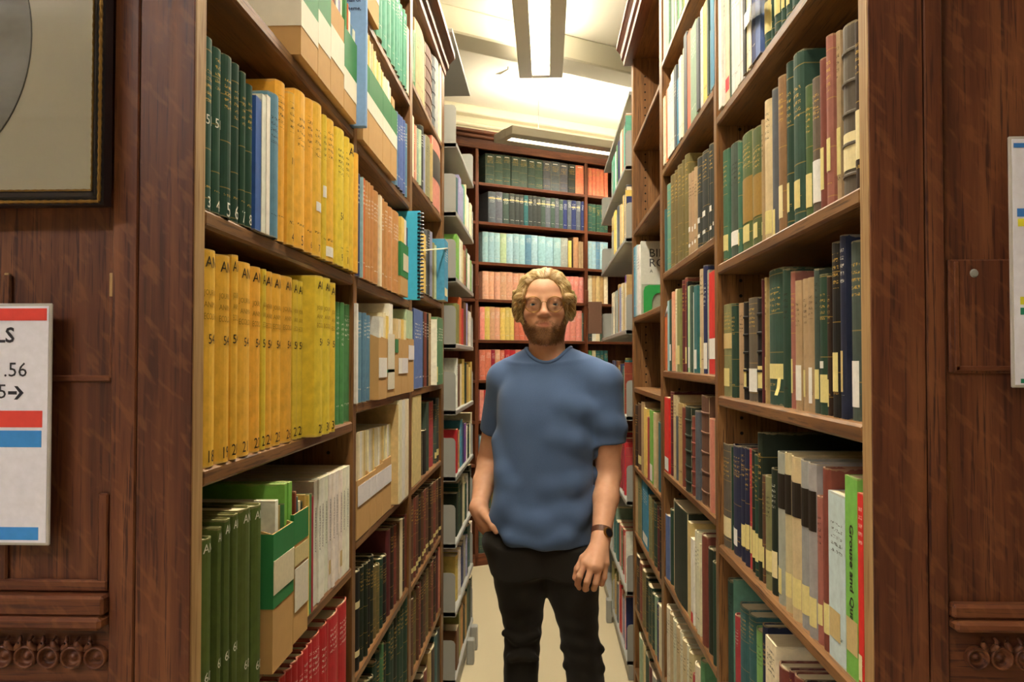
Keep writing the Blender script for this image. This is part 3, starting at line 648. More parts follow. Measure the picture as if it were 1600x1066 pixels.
# pamphlet boxes
def box_file(side, z, p0, p1, hf, hb, prot, bands, label, dep=0.235, mat=None):
    P0, D_, rz = FR[side]; n_ = NRM[side]; Q = (P0[0] + n_[0] * prot, P0[1] + n_[1] * prot)
    ta, tb = solve_t(Q, D_, z + 0.1, p0), solve_t(Q, D_, z + 0.1, p1); tm = (ta + tb) / 2; w = abs(tb - ta) - 0.001
    r = empty('box_file', (Q[0] + D_[0] * tm, Q[1] + D_[1] * tm, z), rz, label, 'box file', 'pamphlet boxes on the left bookcase'); k = 0.002; m = MB()
    m.box((-w / 2, 0, 0), (w / 2, dep, k)).box((-w / 2, 0, k), (w / 2, k, hf)).box((-w / 2, dep - k, k), (w / 2, dep, hb))
    poly = [(k, k), (dep - k, k), (dep - k, hb), (dep * 0.55, hb), (k, hf)]
    for xa in (-w / 2, w / 2 - k): m.prism(poly, 0, xa, xa + k)
    m.build('box_body', mat or KRAFT, r)
    for nm, mt, a, b in bands:
        if b > hf: b = hf
        q = 0.0007; mm = MB(); mm.box((-w / 2 - q, -q, a), (w / 2 + q, 0, b)).box((-w / 2 - q, 0, a), (-w / 2, dep * 0.5, b)).box((w / 2, 0, a), (w / 2 + q, dep * 0.5, b)); mm.build(nm, mt, r)
    return r, w
def label_on(r, w, x0, x1, z0, z1, col='e9e6df'):
    MB().box((x0 * w - w / 2, -0.0016, z0), (x1 * w - w / 2, -0.0008, z1)).build('paper_label', STICK, r, color=srgb(col))
# ------------------------------------------------------------------ left case, near bay
NB1, NB2, NB3 = 'near left bay', 'middle left bay', 'far left bay'
z1A, z1B, z1C, z1D, z1E = LB1[1], LB1[2], LB1[3], LB1[4], LB1[5]
G, Wb = ('green_band', GREENB), ('white_band', WHITEB)
for (a, b, hf, bd, lb) in ((470.5, 497, 0.225, ((*G, 0.098, 0.225), (*Wb, 0.05, 0.098)), 'nearest kraft pamphlet box with wide white band, near left bay top shelf'),
        (497.3, 516.5, 0.205, ((*G, 0.125, 0.205), (*Wb, 0.062, 0.125)), 'kraft pamphlet box with slanted green top, second on near top shelf'),
        (516.8, 537.5, 0.185, ((*Wb, 0.07, 0.135),), 'kraft pamphlet box without green band, third on near top shelf'),
        (537.8, 557, 0.175, ((*G, 0.09, 0.175), (*Wb, 0.042, 0.09)), 'kraft pamphlet box with deep green band, beside the blue binder')):
    box_file('L', z1A, a, b, hf, hf + 0.06, 0.014, bd, lb)
row('L', z1A, 474, '478 h29 W m;482 h28.5 C m;486 h30 GY m;490 h28 W m;494 h29 C m', 'in the nearest top box, ' + NB1, prot=0.006, lift=0.003, cat='pamphlet', jit=0.003)
row('L', z1A, 500, '503 h27 W m;506 h28 C m;509 h27 LV m;513 h26.5 W m', 'in the second top box, ' + NB1, prot=0.006, lift=0.003, cat='pamphlet', jit=0.003)
row('L', z1A, 519, '522 h25.5 RB m;525 h26 GY m;528 h25.5 W m;531 h26 LV m;534 h25 C m', 'in the third top box, ' + NB1, prot=0.006, lift=0.003, cat='pamphlet', jit=0.003)
row('L', z1A, 539, '541.5 h25 GR m;544 h24.5 OR m;547 h23.5 W m;550 h21.5 SB m;554.5 h21 W m', 'in the fourth top box, ' + NB1, prot=0.006, lift=0.003, cat='pamphlet', jit=0.002)
row('L', z1B, 321, '''335 60 DT g t:51:.52:w:1.3:o t:3:.045:w:1.5:o;348 77 DT g t:51:.54:w:1.3:o t:4:.045:w:1.5:o;366 89 DG g t:5:.045:w:2:o;376 101 DG g t:6:.06:w:2;386 114 DG g t:7:.05:w:1.8;397 134 DG g t:8:.05:w:1.6;
 408 152 BL p n:ring_folder +4;415.5 149 W m +5;422 150 W m +6;440 149 SB k +8''', 'upper yellow shelf, ' + NB1, prot=0.0, cat='journal', dep=0.22)
row('L', z1B, 434, '''449 130 Y k +3;463 147 Y k t:4:.05:k:1.4:o t:11:.55:k:1.2:o +8;481 146 Y k t:5:.05:k:1.8:o +10;492 157 Y k t:6:.05:k:1.2:o +11;506 164 Y k t:7:.05:k:1.4:o sw:.30:.36 +12;512 181 YL k sw:.44:.52 +13;525 189 Y k sw:.02:.09 +14;529 200 YL +15;541 204 YL k t:54:.36:k:1.6:o t:9:.06:k:1.6:o +15;548 216 YL k t:10:.06:k:1.6 +16;555 226 YL t:AN:.93:k:1.8:o +16;562 241 Y +17''',
    'upper yellow shelf, ' + NB1, prot=0.0, cat='journal', base=10, dep=0.21, jit=0)
def yv(n, faint=False): return 't:AN:.94:k:1.5:o t:JOURNAL:.80:d:0.75 t:ANIMAL:.745:d:0.75 t:ECOLOGY:.69:d:0.85 t:54:.585:k:1.3:o t:%d:.045:k:1.6:o' % n
ys = [(342, 391, 'Y'), (364, 400, 'Y'), (374, 399, 'Y'), (396, 411, 'Y'), (411, 418, 'Y'), (417, 421, 'YL'), (428, 425, 'Y'), (443, 429, 'Y'), (460.5, 433, 'Y'), (467, 437.5, 'YL'), (474.5, 440, 'YL')]
row('L', z1C, 319.5, ';'.join('%s %s %s %s' % (a, b, c, yv(18 + i)) for i, (a, b, c) in enumerate(ys)), 'lower yellow shelf, ' + NB1, prot=0.001, cat='journal', dep=0.21, jit=0.001)
row('L', z1C, 491, ';'.join('%s %s %s %s' % (a, b, c, yv(29 + i)) for i, (a, b, c) in enumerate([(507.5, 432, 'YL'), (519.5, 435.5, 'YL'), (526, 442.5, 'YL')])), 'lower yellow shelf, ' + NB1, prot=0.027, cat='journal', base=11, dep=0.21, jit=0)
row('L', z1C, 526.5, '531.5 472 GR w;539 473 GR w;551.5 476 GR w', 'lower yellow shelf, ' + NB1, prot=-0.006, cat='journal', base=14, dep=0.2)
row('L', z1D, 318.2, ';'.join('%s %s OG t:AN:.945:w:1.2:o t:60:%s:w:1.3:o +%d' % t for t in ((334, 841, .24, 1), (347, 824, .27, 7), (361, 811, .28, 12), (373, 803, .3, 16), (396, 794, .16, 20), (412, 789, .10, 22))), 'olive volume shelf, ' + NB1, prot=-0.002, cat='journal', dep=0.22, jit=0.002)
b1, w1 = box_file('L', z1D, 426, 458, 0.205, 0.24, 0.03, ((*G, 0.095, 0.205),), 'green banded pamphlet box holding lime booklets beside olive volumes'); label_on(b1, w1, 0.0, 1.0, 0.115, 0.165, 'd9cfb2')
b2, w2 = box_file('L', z1D, 458.3, 481, 0.21, 0.24, 0.022, ((*G, 0.16, 0.21),), 'pamphlet box with two paper labels beside the lime booklets'); label_on(b2, w2, 0.02, 0.98, 0.125, 0.155, 'd0c08c'); label_on(b2, w2, 0.05, 0.98, 0.05, 0.12, 'd9d3c4')
row('L', z1D, 429, '434 782 W m;437 790 PT m;439 787 GR m;444 757 LG m;448 756 LG m;451 754 LG m;455.5 753 LG m', 'in the green banded box, ' + NB1, prot=0.02, lift=0.003, cat='pamphlet', jit=0.004)
row('L', z1D, 460, '462.5 768 RB m;465 776 TE m;469 783 C m;472 783 GD m;477 773 GO m', 'in the two-label box, ' + NB1, prot=0.014, lift=0.003, cat='pamphlet', jit=0.003)
row('L', z1D, 481.3, '483.2 774 YP p;486.5 772 GR p;489.5 775 CR p', 'thin pamphlets beside white journals, ' + NB1, prot=0.004, cat='pamphlet', jit=0)
row('L', z1D, 490, ';'.join('%.1f %.1f W p %s' % (490 + 5.6 * (i + 1), 751.5 - 2.55 * i, 't:ORNITHOLOGY:.60:k:0.85:v' + (' sb:.12:.26' if i in (4, 7) else '')) for i in range(10)), 'white ornithology journals, ' + NB1, prot=-0.002, cat='journal', dep=0.24, jit=0.003)
row('L', z1E, 398, '408 h25.5 R w;418 h25.6 R w;429 h25.6 R w;440 h25.6 R w;449 h25.6 R w;458.5 h25.6 R w;468 h25.7 R w;476 h25.6 R w;483 h25.5 R w;489 h25.6 R w;503 h25.6 R w;513.5 h25.7 R w;531 h25.8 R w;545 h25.9 R w', 'red volume shelf, ' + NB1, prot=-0.002, cat='journal', dep=0.2, jit=0.002)
# ------------------------------------------------------------------ left case, middle bay
z2 = LB2
bb, ww = box_file('L', z2[1], 572, 592, 0.20, 0.25, 0.012, ((*Wb, 0.06, 0.2),), 'kraft and white pamphlet box beside the teal volumes, middle left bay')
row('L', z2[1], 592.5, ';'.join('%s h23.5 TG w sw:.86:.9' % a for a in (600, 607, 613.5, 619, 622.7, 626.4, 630, 634, 636.4)) + ';639 h21 C p', 'teal volume shelf, ' + NB2, prot=0.004, cat='journal', dep=0.2, jit=0.002)
for k, (a, b) in enumerate(((567.5, 576), (576.3, 598), (598.3, 610.8), (611, 620))):
    box_file('L', z2[2], a, b, 0.19, 0.24, 0.014, ((*G, 0.125, 0.19), (*Wb, 0.085, 0.125)), '%s green and white banded pamphlet box, second shelf, %s' % (('first', 'second', 'third', 'fourth')[k], NB2))
row('L', z2[2], 568.5, ';'.join('%.1f h%.1f %s m' % (570.5 + 2.2 * i, 28.5 - 0.3 * i, 'C' if i % 3 else 'YP') for i in range(15)) + ';605.5 h25 C m;608 h25.4 W m;610.5 h24.6 C m', 'in the banded boxes, ' + NB2, prot=0.006, lift=0.003, cat='pamphlet', jit=0.003)
row('L', z2[2], 612.2, '616.5 154 T m', 'in the fourth banded box, ' + NB2, prot=0.004, lift=0.003, cat='pamphlet', jit=0)
row('L', z2[2], 620.2, '622.6 175 SB w;626.6 180 PB w;631.4 184 PB w;634.6 189 PB w;637.4 194 SB w', 'blue volumes by banded boxes, ' + NB2, prot=0.004, cat='journal', dep=0.2, jit=0.002)
row('L', z2[3], 558.5, '564.6 272 NB w;568 277 LB w;571.6 279 OR w;576 283 OB w;580 286 OB w;585 291 OB w;593.6 300 OB w;597 306 C p;601.4 311 OB w;607.6 317 OB w;615 325 OB w;625.8 332 OB w', 'orange brown shelf, ' + NB2, prot=0.008, cat='journal', dep=0.2, jit=0.003)
b3, w3 = box_file('L', z2[3], 626.2, 637.5, 0.155, 0.2, 0.014, ((*G, 0.055, 0.155),), 'green banded pamphlet box between orange volumes and cyan booklet'); label_on(b3, w3, 0.3, 1.0, 0.075, 0.125, 'd8d0b4')
row('L', z2[3], 627, '631.5 340 YP m;635 344 W m;636.8 356 NB m', 'in the box beside cyan booklet, ' + NB2, prot=0.008, lift=0.003, cat='pamphlet', jit=0.002)
row('L', z2[4], 557.2, '559.8 474 W m;567 488 SB w;573.8 489 SB w;580.6 493 SB w', 'kraft box shelf, ' + NB2, prot=0.004, cat='journal', dep=0.2, jit=0.003)
for k, (a, b, hf) in enumerate(((591.5, 604, 0.155), (604.2, 616.5, 0.155), (616.8, 627.8, 0.16), (628, 637.8, 0.16), (638, 646.5, 0.165))):
    bb, ww = box_file('L', z2[4], a, b, hf, 0.21, 0.014 if k else 0.02, (), 'plain kraft pamphlet box, %s from left below orange volumes' % ORD[k])
    if k == 0: label_on(bb, ww, 0.0, 1.0, 0.055, 0.105)
    if k == 1: label_on(bb, ww, 0.1, 0.95, 0.02, 0.17, 'ddd6c2'); label_on(bb, ww, 0.02, 0.95, 0.066, 0.074, '3a7d48')
    if k == 2: label_on(bb, ww, 0.0, 0.45, 0.12, 0.158, '2f7d46'); label_on(bb, ww, 0.5, 1.0, 0.06, 0.105)
    if k == 3: label_on(bb, ww, 0.0, 0.9, 0.06, 0.105, 'dcd8dc')
    if k == 4: label_on(bb, ww, 0.0, 1.0, 0.10, 0.145, 'e2dede')
row('L', z2[4], 592.5, '599 495 W m;602.5 489 C m;607 494 YP m;613.5 475 W m', 'in the first kraft boxes, ' + NB2, prot=0.006, lift=0.003, cat='pamphlet', jit=0.002)
row('L', z2[4], 617.5, '622 498 PT m;626.5 499 C m;631 499 YP m;634.5 500 C m;644.5 485 PG m', 'in the last kraft boxes, ' + NB2, prot=0.006, lift=0.003, cat='pamphlet', jit=0.002)
for k, (a, b, hf) in enumerate(((557.5, 578.5, 0.135), (578.8, 587.5, 0.135), (587.8, 598, 0.14), (598.3, 611, 0.145))):
    bb, ww = box_file('L', z2[5], a, b, hf, 0.21, 0.001, (), 'kraft pamphlet box with white strip, %s from left, pale pamphlet shelf' % ORD[k]); label_on(bb, ww, 0.05 if k == 0 else 0.0, 1.0, 0.075, 0.122, 'dfdcdf')
row('L', z2[5], 559.5, ';'.join('%.1f %.1f %s m' % (559.5 + 2.8 * (i + 1), 675.5 - 0.75 * i, ('C', 'W', 'C', 'PT', 'C')[i % 5]) for i in range(18)), 'in the white-strip boxes, ' + NB2, prot=-0.007, lift=0.003, cat='pamphlet', jit=0.004)
row('L', z2[5], 611.5, '622 632 PT m;628 626 C m;633 625 W m;638.5 624 C m', 'tall pale folders, ' + NB2, prot=0.012, cat='pamphlet', noun='folder', jit=0.003, dep=0.25)
row('L', z2[6], 557.2, '564.5 892 BK sc:.14:.20 sc:.63:.7;570 885 BG g;576 880 BG g;580 876 BK g;585 868 BG g;590 884 OL g;595 882 OL g;600 872 DG g;606 868 BK g;612 826 MA;617 822 DB g;621 820 RB g;625 815 B;629 812 C p;634 810 DB g;641 801 RB', 'dark volume shelf, ' + NB2, prot=-0.004, dep=0.19)
row('L', z2[7], 562, '567 h25 OL g;571 h26 C k;575 h25 RB g;580 h26 DG g;585 h25 BG g;590 h27 DG g;595 h28 DG g;600 h29 GR g;605 h27 BG g;611 h31 DG g;617 h30 DG g;622 h31 BG g;627 h30 DG g;632 h31 DG g;638 h32 DG g', 'second lowest shelf, ' + NB2, prot=-0.004, dep=0.19)
# ------------------------------------------------------------------ left case, far bay
z3 = LB3
row('L', z3[0], 643.5, '646 44 SG w;648 47 PG g;650.5 52 GR k;666 48 GO k;677 79 B l;681 90 SL l;687 96 GY g;690 101 C p', 'top shelf, ' + NB3, prot=0.0)
row('L', z3[1], 643.5, '646.8 181 C p;649.5 195 CO w;651.5 197 SA;656 202 SG w;659.5 204 PG;663 198 CH w;665.5 212 LV;674 216 OK k;677.5 226 GO;690 224 CO sk:.42:.85', 'second shelf, ' + NB3, prot=0.0)
row('L', z3[2], 661, '665.5 366 YP p;669 360 SL w;673 360 CH w;677 363 LV;680 380 OK;683.5 384 PG', 'spiral booklet shelf, ' + NB3, prot=0.004)
row('L', z3[2], 684, '700 376 TB p w sc:.08:.22', 'spiral booklet shelf, ' + NB3, prot=0.034, base=6, jit=0)
row('L', z3[3], 646.2, '660.5 484 PB p w;664 487 DB w;668 488 RB w;671 489 BK w;675 490 T k', 'cornflower book shelf, ' + NB3, prot=0.003, jit=0.001)
row('L', z3[3], 675.4, '678 499 W p;685 499 GR w sy:.05:.3;694.8 497 GR w', 'cornflower book shelf, ' + NB3, prot=0.022, base=5, jit=0)
row('L', z3[4], 645, '658 618 PT m n:upright_folder', 'red book shelf, ' + NB3, prot=-0.002, cat='pamphlet', jit=0)
row('L', z3[4], 662, '668 672 BK;671.5 628 GD;679 627 R g;683 632 GD g sy:.1:.2;687 622 CH g sy:.1:.2;690 622 BG g', 'red book shelf, ' + NB3, prot=-0.008, base=1)
row('L', z3[5], 643.5, ';'.join('%.1f %.1f %s g%s' % (643.5 + 3.9 * (i + 1), 780 - 3.1 * i, ('B', 'RB', 'B', 'DB')[i % 4], ' sy:.1:.16') for i in range(12)), 'brown leather shelf, ' + NB3, prot=-0.004)
row('L', z3[6], 643.5, ';'.join('%.1f h25 %s g' % (643.5 + 3.9 * (i + 1), ('B', 'OL', 'B', 'RB', 'DB')[i % 5]) for i in range(10)) + ';686 h25 MA;690 h25.5 CO', 'second lowest shelf, ' + NB3, prot=-0.004)
row('L', z3[7], 645, '650 h20 DG;655 h21 TE;659 h22 CO;664 h24 DB;669 h23 RB;675 h27 GO;681 h26 DB;685 h28 TE;690 h27 CH', 'lowest shelf, ' + NB3, prot=-0.004)
# ------------------------------------------------------------------ right case, near bay
MB1, MB2, MB3 = 'near right bay', 'middle right bay', 'far right bay'
r1 = RB1
row('R', r1[1], 1122.5, '1127.5 h26 W p;1133 h27 W p k;1139.5 h25.5 C p sr:.1:.22;1143 h26 DG p;1148 h26 W p k;1152 h26 W p k;1156 h26 W p k;1160.5 h26 W p k;1164.5 h26 BK p;1168.5 h26 C p k;1173 h25 W p k;1180 h25 NB p w;1187.5 h25 PB p', 'white journal shelf, ' + MB1, prot=0.0, cat='journal')
row('R', r1[1], 1188, '1200.5 h25 DT g sy:.1:.35;1206.5 h24 DT g sy:.12:.3;1215 h24 DG g sy:.12:.3;1223.5 h24 DT g sy:.12:.3;1233.5 h24 DG g sy:.12:.3;1244 h24 DT g sy:.12:.3;1256 h25 DG g sy:.12:.3;1268 h25 DT g;1282 h24 B g;1297 h25 DG g;1313 h25 RB g;1330 h25 DB g', 'white journal shelf, ' + MB1, prot=-0.004, base=13)
row('R', r1[2], 1127.5, '''1134.5 236 MG g sy:.1:.25;1138.5 232 MG sy:.1:.25;1151 226 GD k sw:.1:.24;1156 222 MG g sy:.08:.2;1172.5 210 OG g sy:.08:.22 sn:.24:.62;1187 201 OG g sy:.08:.2 sn:.26:.62;1191.8 188 T k sy:.08:.2;1201.5 158 PT k sy:.06:.22;
 1213 140 SL sy:.02:.2;1223 121 OT g sc:.08:.3;1235.5 99 DG g sy:.1:.28;1251 85 DT g sy:.1:.26;1265 135 MO g sy:.1:.36;1278.5 123 GB g sw:.08:.38;1287.5 93 RB sy:.12:.42;1298 57 RU g sy:.2:.42;1311.5 50 T k sy:.16:.44;1331 41 GB l sc:.16:.38;1342.5 33 DB g sc:.2:.48''', 'green and tan shelf, ' + MB1, prot=-0.012)
row('R', r1[3], 1124, '''1127 477 DB;1141 476 OK g sy:.1:.3 sb:.52:.7;1146.8 475 DG g;1160 474 T k;1166 472 BK l sy:.12:.34;1179 466 GB g sw:.08:.3;1188.5 465 BK l sy:.14:.36;1191.8 436 MA;1197 434 GO k sy:.1:.36;1220 421.5 DT g sy:.2:.32;1230 421 DG k;
 1240 424.5 RU g sy:.1:.34;1248.5 439 T k sw:.08:.36;1260 436 T k sy:.1:.3;1269 434 T k sw:.08:.34;1277 420.5 GD k sy:.1:.32;1288.5 429 DG g sy:.1:.32 sw:.32:.37;1296 431 DB g sy:.08:.3;1310 379 BK g sy:.14:.36;1319 368 DN w sb:.15:.38;1343.5 377 GD g sw:.09:.34''', 'labelled old-book shelf, ' + MB1, prot=-0.014)
row('R', r1[4], 1126.5, '''1139 693 GB g sc:.1:.3;1141.5 697 DG;1155.5 696 DN g sw:.1:.28;1162 698 DN g sy:.14:.34;1168 699 DN g sy:.14:.34;1173.5 701 R g sy:.12:.36;1178 703 BG g sy:.12:.36;1182.5 710 DG g sy:.12:.36;1188.5 676 BG g sy:.12:.3;1193 742 B g sy:.15:.35;1202 744 OK k sy:.15:.35;1211 732 BG w sc:.15:.35''', 'grey labelled set shelf, ' + MB1, prot=-0.014)
row('R', r1[4], 1211.5, ''.join('%s %s %s sk:.62:.86 sy:.08:.26;' % t for t in ((1224, 706.5, 'GY'), (1233, 707.5, 'PT'), (1247, 713.5, 'PT'), (1260, 719, 'GY'), (1271.5, 723.5, 'GY'))) + '1282.5 775 RU k sy:.12:.28;1294.5 731 RB sy:.1:.28;1321 771 IB p k sb:.12:.3;1341 745 LG p t:Grouse_and_Quails!:.49:k:1.4:v sb:.12:.28;1349.5 771 BR p w sc:.05:.2', 'grey labelled set shelf, ' + MB1, prot=-0.006, base=12, jit=0.003)
row('R', r1[5], 1124, '1135 920 OR k sc:.1:.25;1142 906 DT k;1146.5 905 TG k;1152.5 961 R w;1165 947 TE g;1177 959 TE g;1189.5 984 LG k;1196 976 DN g', 'lowest visible shelf, ' + MB1, prot=-0.02)
row('R', r1[5], 1196.5, '1213 1001 C k p t:HOWELL:.86:k:0.7 t:AND:.82:k:0.5;1227 1041 RB;1238 1047 MA g;1250 1056 RB g;1263 1066 DB g;1278 h22 MA g;1295 h22 DB g;1315 h23 RB g', 'lowest visible shelf, ' + MB1, prot=-0.014, base=8)
# ------------------------------------------------------------------ right case, middle bay
r2 = RB2
row('R', r2[0], 1036.5, '1041 h24 SA p;1045 h25 SG p;1049 h24 GD p;1053 h25 SG p;1057 h25 GY p;1061 h25 GR p;1065 h25 SG p;1070 h25 YP p;1076 h24 W p;1083 h25 SG p;1092 h24 C p;1102 h25 GR p;1113 h24 PG p', 'highest shelf, ' + MB2, prot=-0.004)
row('R', r2[1], 1036.3, '1038.5 152 C p k;1041 146 PG p k;1043 140 OR p;1045.5 137 W p k;1048.5 128 W p k;1052.5 113 W p k;1056.5 104 SL p w;1060.5 123 TB p w;1064.5 90 W p k;1068.5 76 C p k;1073 53 SL p;1079 50 CO p;1088 39 SG p w;1091.5 30 SL p;1098 14 W p k;1104.5 4 YP p k;1107 h29 GD p;1110 48 LB p;1115.5 h30 TB p', 'white and red paperback shelf, ' + MB2, prot=0.0)
row('R', r2[2], 1037, '1040.5 328 TE sw:.02:.3;1046 289 TG g;1052 275 OL g;1057 267 OL g;1062.5 259 OL g;1068 251 OL g;1074 243 OL g;1079 272 T k sw:.1:.14 sw:.27:.33;1083 268 T k sw:.1:.14 sw:.27:.33;1087.5 262 T k sw:.1:.14 sw:.27:.33;1094.5 247 CH g sw:.1:.14 sw:.28:.34;1103.5 238 CH g sw:.1:.14 sw:.28:.34;1112.5 226 CH g sw:.1:.14 sw:.28:.34;1115.5 224 CH sw:.12:.16;1117.4 224 C p', 'olive series shelf, ' + MB2, prot=-0.004)
row('R', r2[3], 1039, '1043 491 OR p;1046 470 LB p;1049.5 468 DG p sw:.15:.38;1053 456 SA p;1058 452 C p k sy:.08:.3;1063.5 452 OK p sy:.08:.32;1068 438 MA g;1072.5 434 RB g sy:.1:.3;1075 440 BK p;1078 447 PG p sw:.04:.28;1080.5 446 GD p;1084.5 457 W p;1089.5 446 TE p sw:.04:.28;1097.5 421 PT k sy:.05:.35;1102 415 NB w sw:.05:.3;1108 422 GY p k;1118 424 BR p sw:.14:.36', 'red paperback shelf, ' + MB2, prot=-0.004)
row('R', r2[4], 1038.5, '1044.8 621 BR p sw:.03:.2;1050.5 612 MA g;1055 618 PT k;1057.5 650 SL;1064.5 630 GO k;1068.3 636 RB;1077.5 635 BG l;1084.5 650 RB l;1089.5 642 SL;1105.5 618 B l;1116 655 CO;1119 656 OK', 'ribbed leather shelf, ' + MB2, prot=-0.002)
row('R', r2[5], 1037.5, '1044.5 804 PB;1050 796 DG;1072.5 790 BG;1079.5 816 PT p;1084 842 W p sr:.0:.14;1088 829 C k;1091 832 C k;1094.5 850 C p;1101.5 836 RB;1112 857 BG;1117 878 DG;1120 845 C p', 'big dark-green book shelf, ' + MB2, prot=-0.004)
row('R', r2[6], 1040, ';'.join('%.1f h%.1f %s k' % (1040 + 5.0 * (i + 1), 25.5 - 0.1 * i, 'PT' if i % 2 else 'C') for i in range(8)) + ';1084 h20 R;1090 h25 C;1098 h28 GR;1106 h22 B;1117 h20 NB', 'second lowest shelf, ' + MB2, prot=-0.004)
# ------------------------------------------------------------------ right case, far bay
r3 = RB3
row('R', r3[2], 990.3, '993 386 TB p w;995.5 384 LB p w;999 384 W p k', 'beside green bookend, ' + MB3, prot=0.0, dep=0.26, jit=0)
row('R', r3[4], 990.8, '995.5 632 DB g;1000.3 630 B sy:.1:.25;1005.4 628 T;1010.3 638 YP p;1014 652 R;1019.5 641 LG p sw:.02:.25;1023 645 PT;1026.5 648 T;1032.2 660 TE', 'yellow and lime book shelf, ' + MB3, prot=-0.004)
row('R', r3[5], 991.2, '995 742 T g;1000 745 OK k;1004 748 TE g;1012 750 TB p w sw:.05:.2;1016 775 OK g;1020 780 OL g;1025 785 DG g;1029 790 MA g;1033 795 BK g', 'turquoise book shelf, ' + MB3, prot=-0.004)
row('R', r3[6], 993, '998 h24 DB g;1002 h24 RB g;1006 h23 OL g;1011 h22 BG g;1016 h22 DG g;1021 h21 DG g;1025 h22 SG g;1029 h21 NB g;1034 h22 C p', 'second lowest shelf, ' + MB3, prot=-0.004)
row('R', r3[7], 997, '1002 h20 SG;1007 h20 PT;1012 h19 DG;1017 h18 MA;1023 h20 GY;1029 h19 B;1035 h18 GD', 'lowest shelf, ' + MB3, prot=-0.004)
# ------------------------------------------------------------------ steel shelving rows
def srow(side, z, a, b, n, pal, where, hs=(19, 24), flags='p'):
    e = np.cumsum(rng.uniform(0.6, 1.5, n)); e = a + (b - a) * e / e[-1]; ps = pal.split()
    cols = [ps[i] if i < len(ps) else random.choice(ps) for i in range(n)]
    if side == 'r': cols = cols[::-1]
    row(side, z, a, ';'.join('%.2f h%.1f %s %s %s' % (x, random.uniform(*hs), c, flags if random.random() < 0.7 else 'g', random.choice(('w', 'k', 'g', 'k'))) for x, c in zip(e, cols)), where, prot=-0.012)
lp = {8: 'GY SL', 7: 'TE LV LV TG C W GY', 6: 'LG W C T RB GR W', 5: 'OK OR R B LV T W', 4: 'W B C YP BG GO YP', 3: 'R T TB NB PU W DG C', 2: 'BG DG BG C DG W', 1: 'YL W NB GY LV SL TE W', 0: 'B OK OB BG T DG'}
for k, pal in lp.items():
    if k == 8: continue
    srow('l', LSZ[k], 713.5, 737.5, 8, pal, 'steel shelf %s from bottom, left of aisle' % ORD[k], (17, 23))
e0 = solve_t((XSR, 0), (0, 1), 1.4, 0)
def pxr(y): return proj(XSR, y, 1.4)[0]
ym = (YSR0 + YSR1) / 2
rp = {6: 'TG CO C NB NB GR W', 5: 'NB YP C PT W SL C', 4: 'GO PT C LV T TB GY', 3: 'RB TE NB T OL B', 2: 'R R CR R CR', 1: 'W R GR PK B TE SG', 0: 'NB LV PK R W SL OK GO'}
for k, pal in rp.items():
    srow('r', RSZ[k], pxr(ym - 0.02), pxr(YSR0 + 0.02), 9, pal, 'steel shelf %s from bottom, nearer right unit' % ORD[k], (20, 27) if k != 6 else (22, 24))
    srow('r', RSZ[k], pxr(YSR1 - 0.02), pxr(ym + 0.02), 11, pal + ' GY PU W T', 'steel shelf %s from bottom, farther right unit' % ORD[k], (20, 27))
# ------------------------------------------------------------------ far bookcase rows
def brow(k, start, xs, cols, where, h, fl='g', **kw):
    row('B', BROWZ[k], start, ';'.join('%.1f h%.1f %s %s' % (x, h * random.uniform(0.985, 1.015), c, fl) for x, c in zip(xs, cols)), where, prot=-0.012, cat='journal', dep=0.18, **kw)
FB = 'far bookcase'
brow(0, 759, [773, 786, 799, 812, 825, 837, 849, 861, 875, 888, 900, 913], ['GD'] * 7 + ['SL'] * 3 + ['CH', 'CO'], 'top row of far bookcase', 22.5, 'g sg:.9:.93 sb:.62:.66'.replace('sg:.9:.93 sb:.62:.66', 'sw:.9:.925'))
brow(1, 763.5, [775, 786, 796, 805, 812, 819, 826, 832.5, 839, 846, 853, 861, 868, 874, 880.5, 887, 893.5, 901, 908, 913.5], ['SL', 'SL', 'GD', 'CH', 'CH', 'CH', 'TE', 'CH', 'CH', 'CH', 'GD'] + ['SL', 'GD'] * 2 + ['NB', 'SL', 'NB', 'SL', 'NB'], 'second row of far bookcase', 23, 'w sb:.76:.8')
brow(2, 754.5, [763.5, 772.5, 782, 792, 802, 811.5, 821, 831, 841, 853, 865, 877, 888], ['LB', 'LB', 'LB', 'PG', 'LB', 'LB', 'LB', 'SB', 'LB', 'LB', 'LB', 'LB', 'GY'], 'light blue row of far bookcase', 22.5, 'w')
row('B', BROWZ[2], 888.5, '893 h21 YP p;896 h22 DB;904.5 h24 OB g;909 h21 T;913 h21 T', 'light blue row of far bookcase', prot=-0.02, base=13)
brow(3, 754.5, [764, 773, 782, 792, 801.5, 811, 820, 829, 838, 847, 856, 865, 873.5, 881.5, 889.5, 897, 905, 912.5], ['SA'] * 7 + ['CO'] * 3 + ['PK'] * 8, 'salmon row of far bookcase', 20.5, 'w')
brow(4, 750.5, [758, 766, 774, 782, 790, 797, 804, 812, 820, 828, 836, 844, 852, 860, 868, 876, 884, 892, 901, 910], ['PK', 'YP', 'SA', 'SA', 'YP', 'YP', 'YP', 'CO', 'CO', 'CO'] + ['PK'] * 10, 'cream and pink row of far bookcase', 24, 'w')
brow(5, 750, [759, 768, 774, 782, 789, 797, 806, 815, 824, 833, 842, 851, 860, 869, 878, 887, 896, 905], ['CO', 'CO', 'CR', 'SA', 'CO', 'R', 'R', 'PK', 'R', 'CO', 'R', 'R', 'CO', 'R', 'R', 'CO', 'R', 'R'], 'red row of far bookcase', 22, 'w')
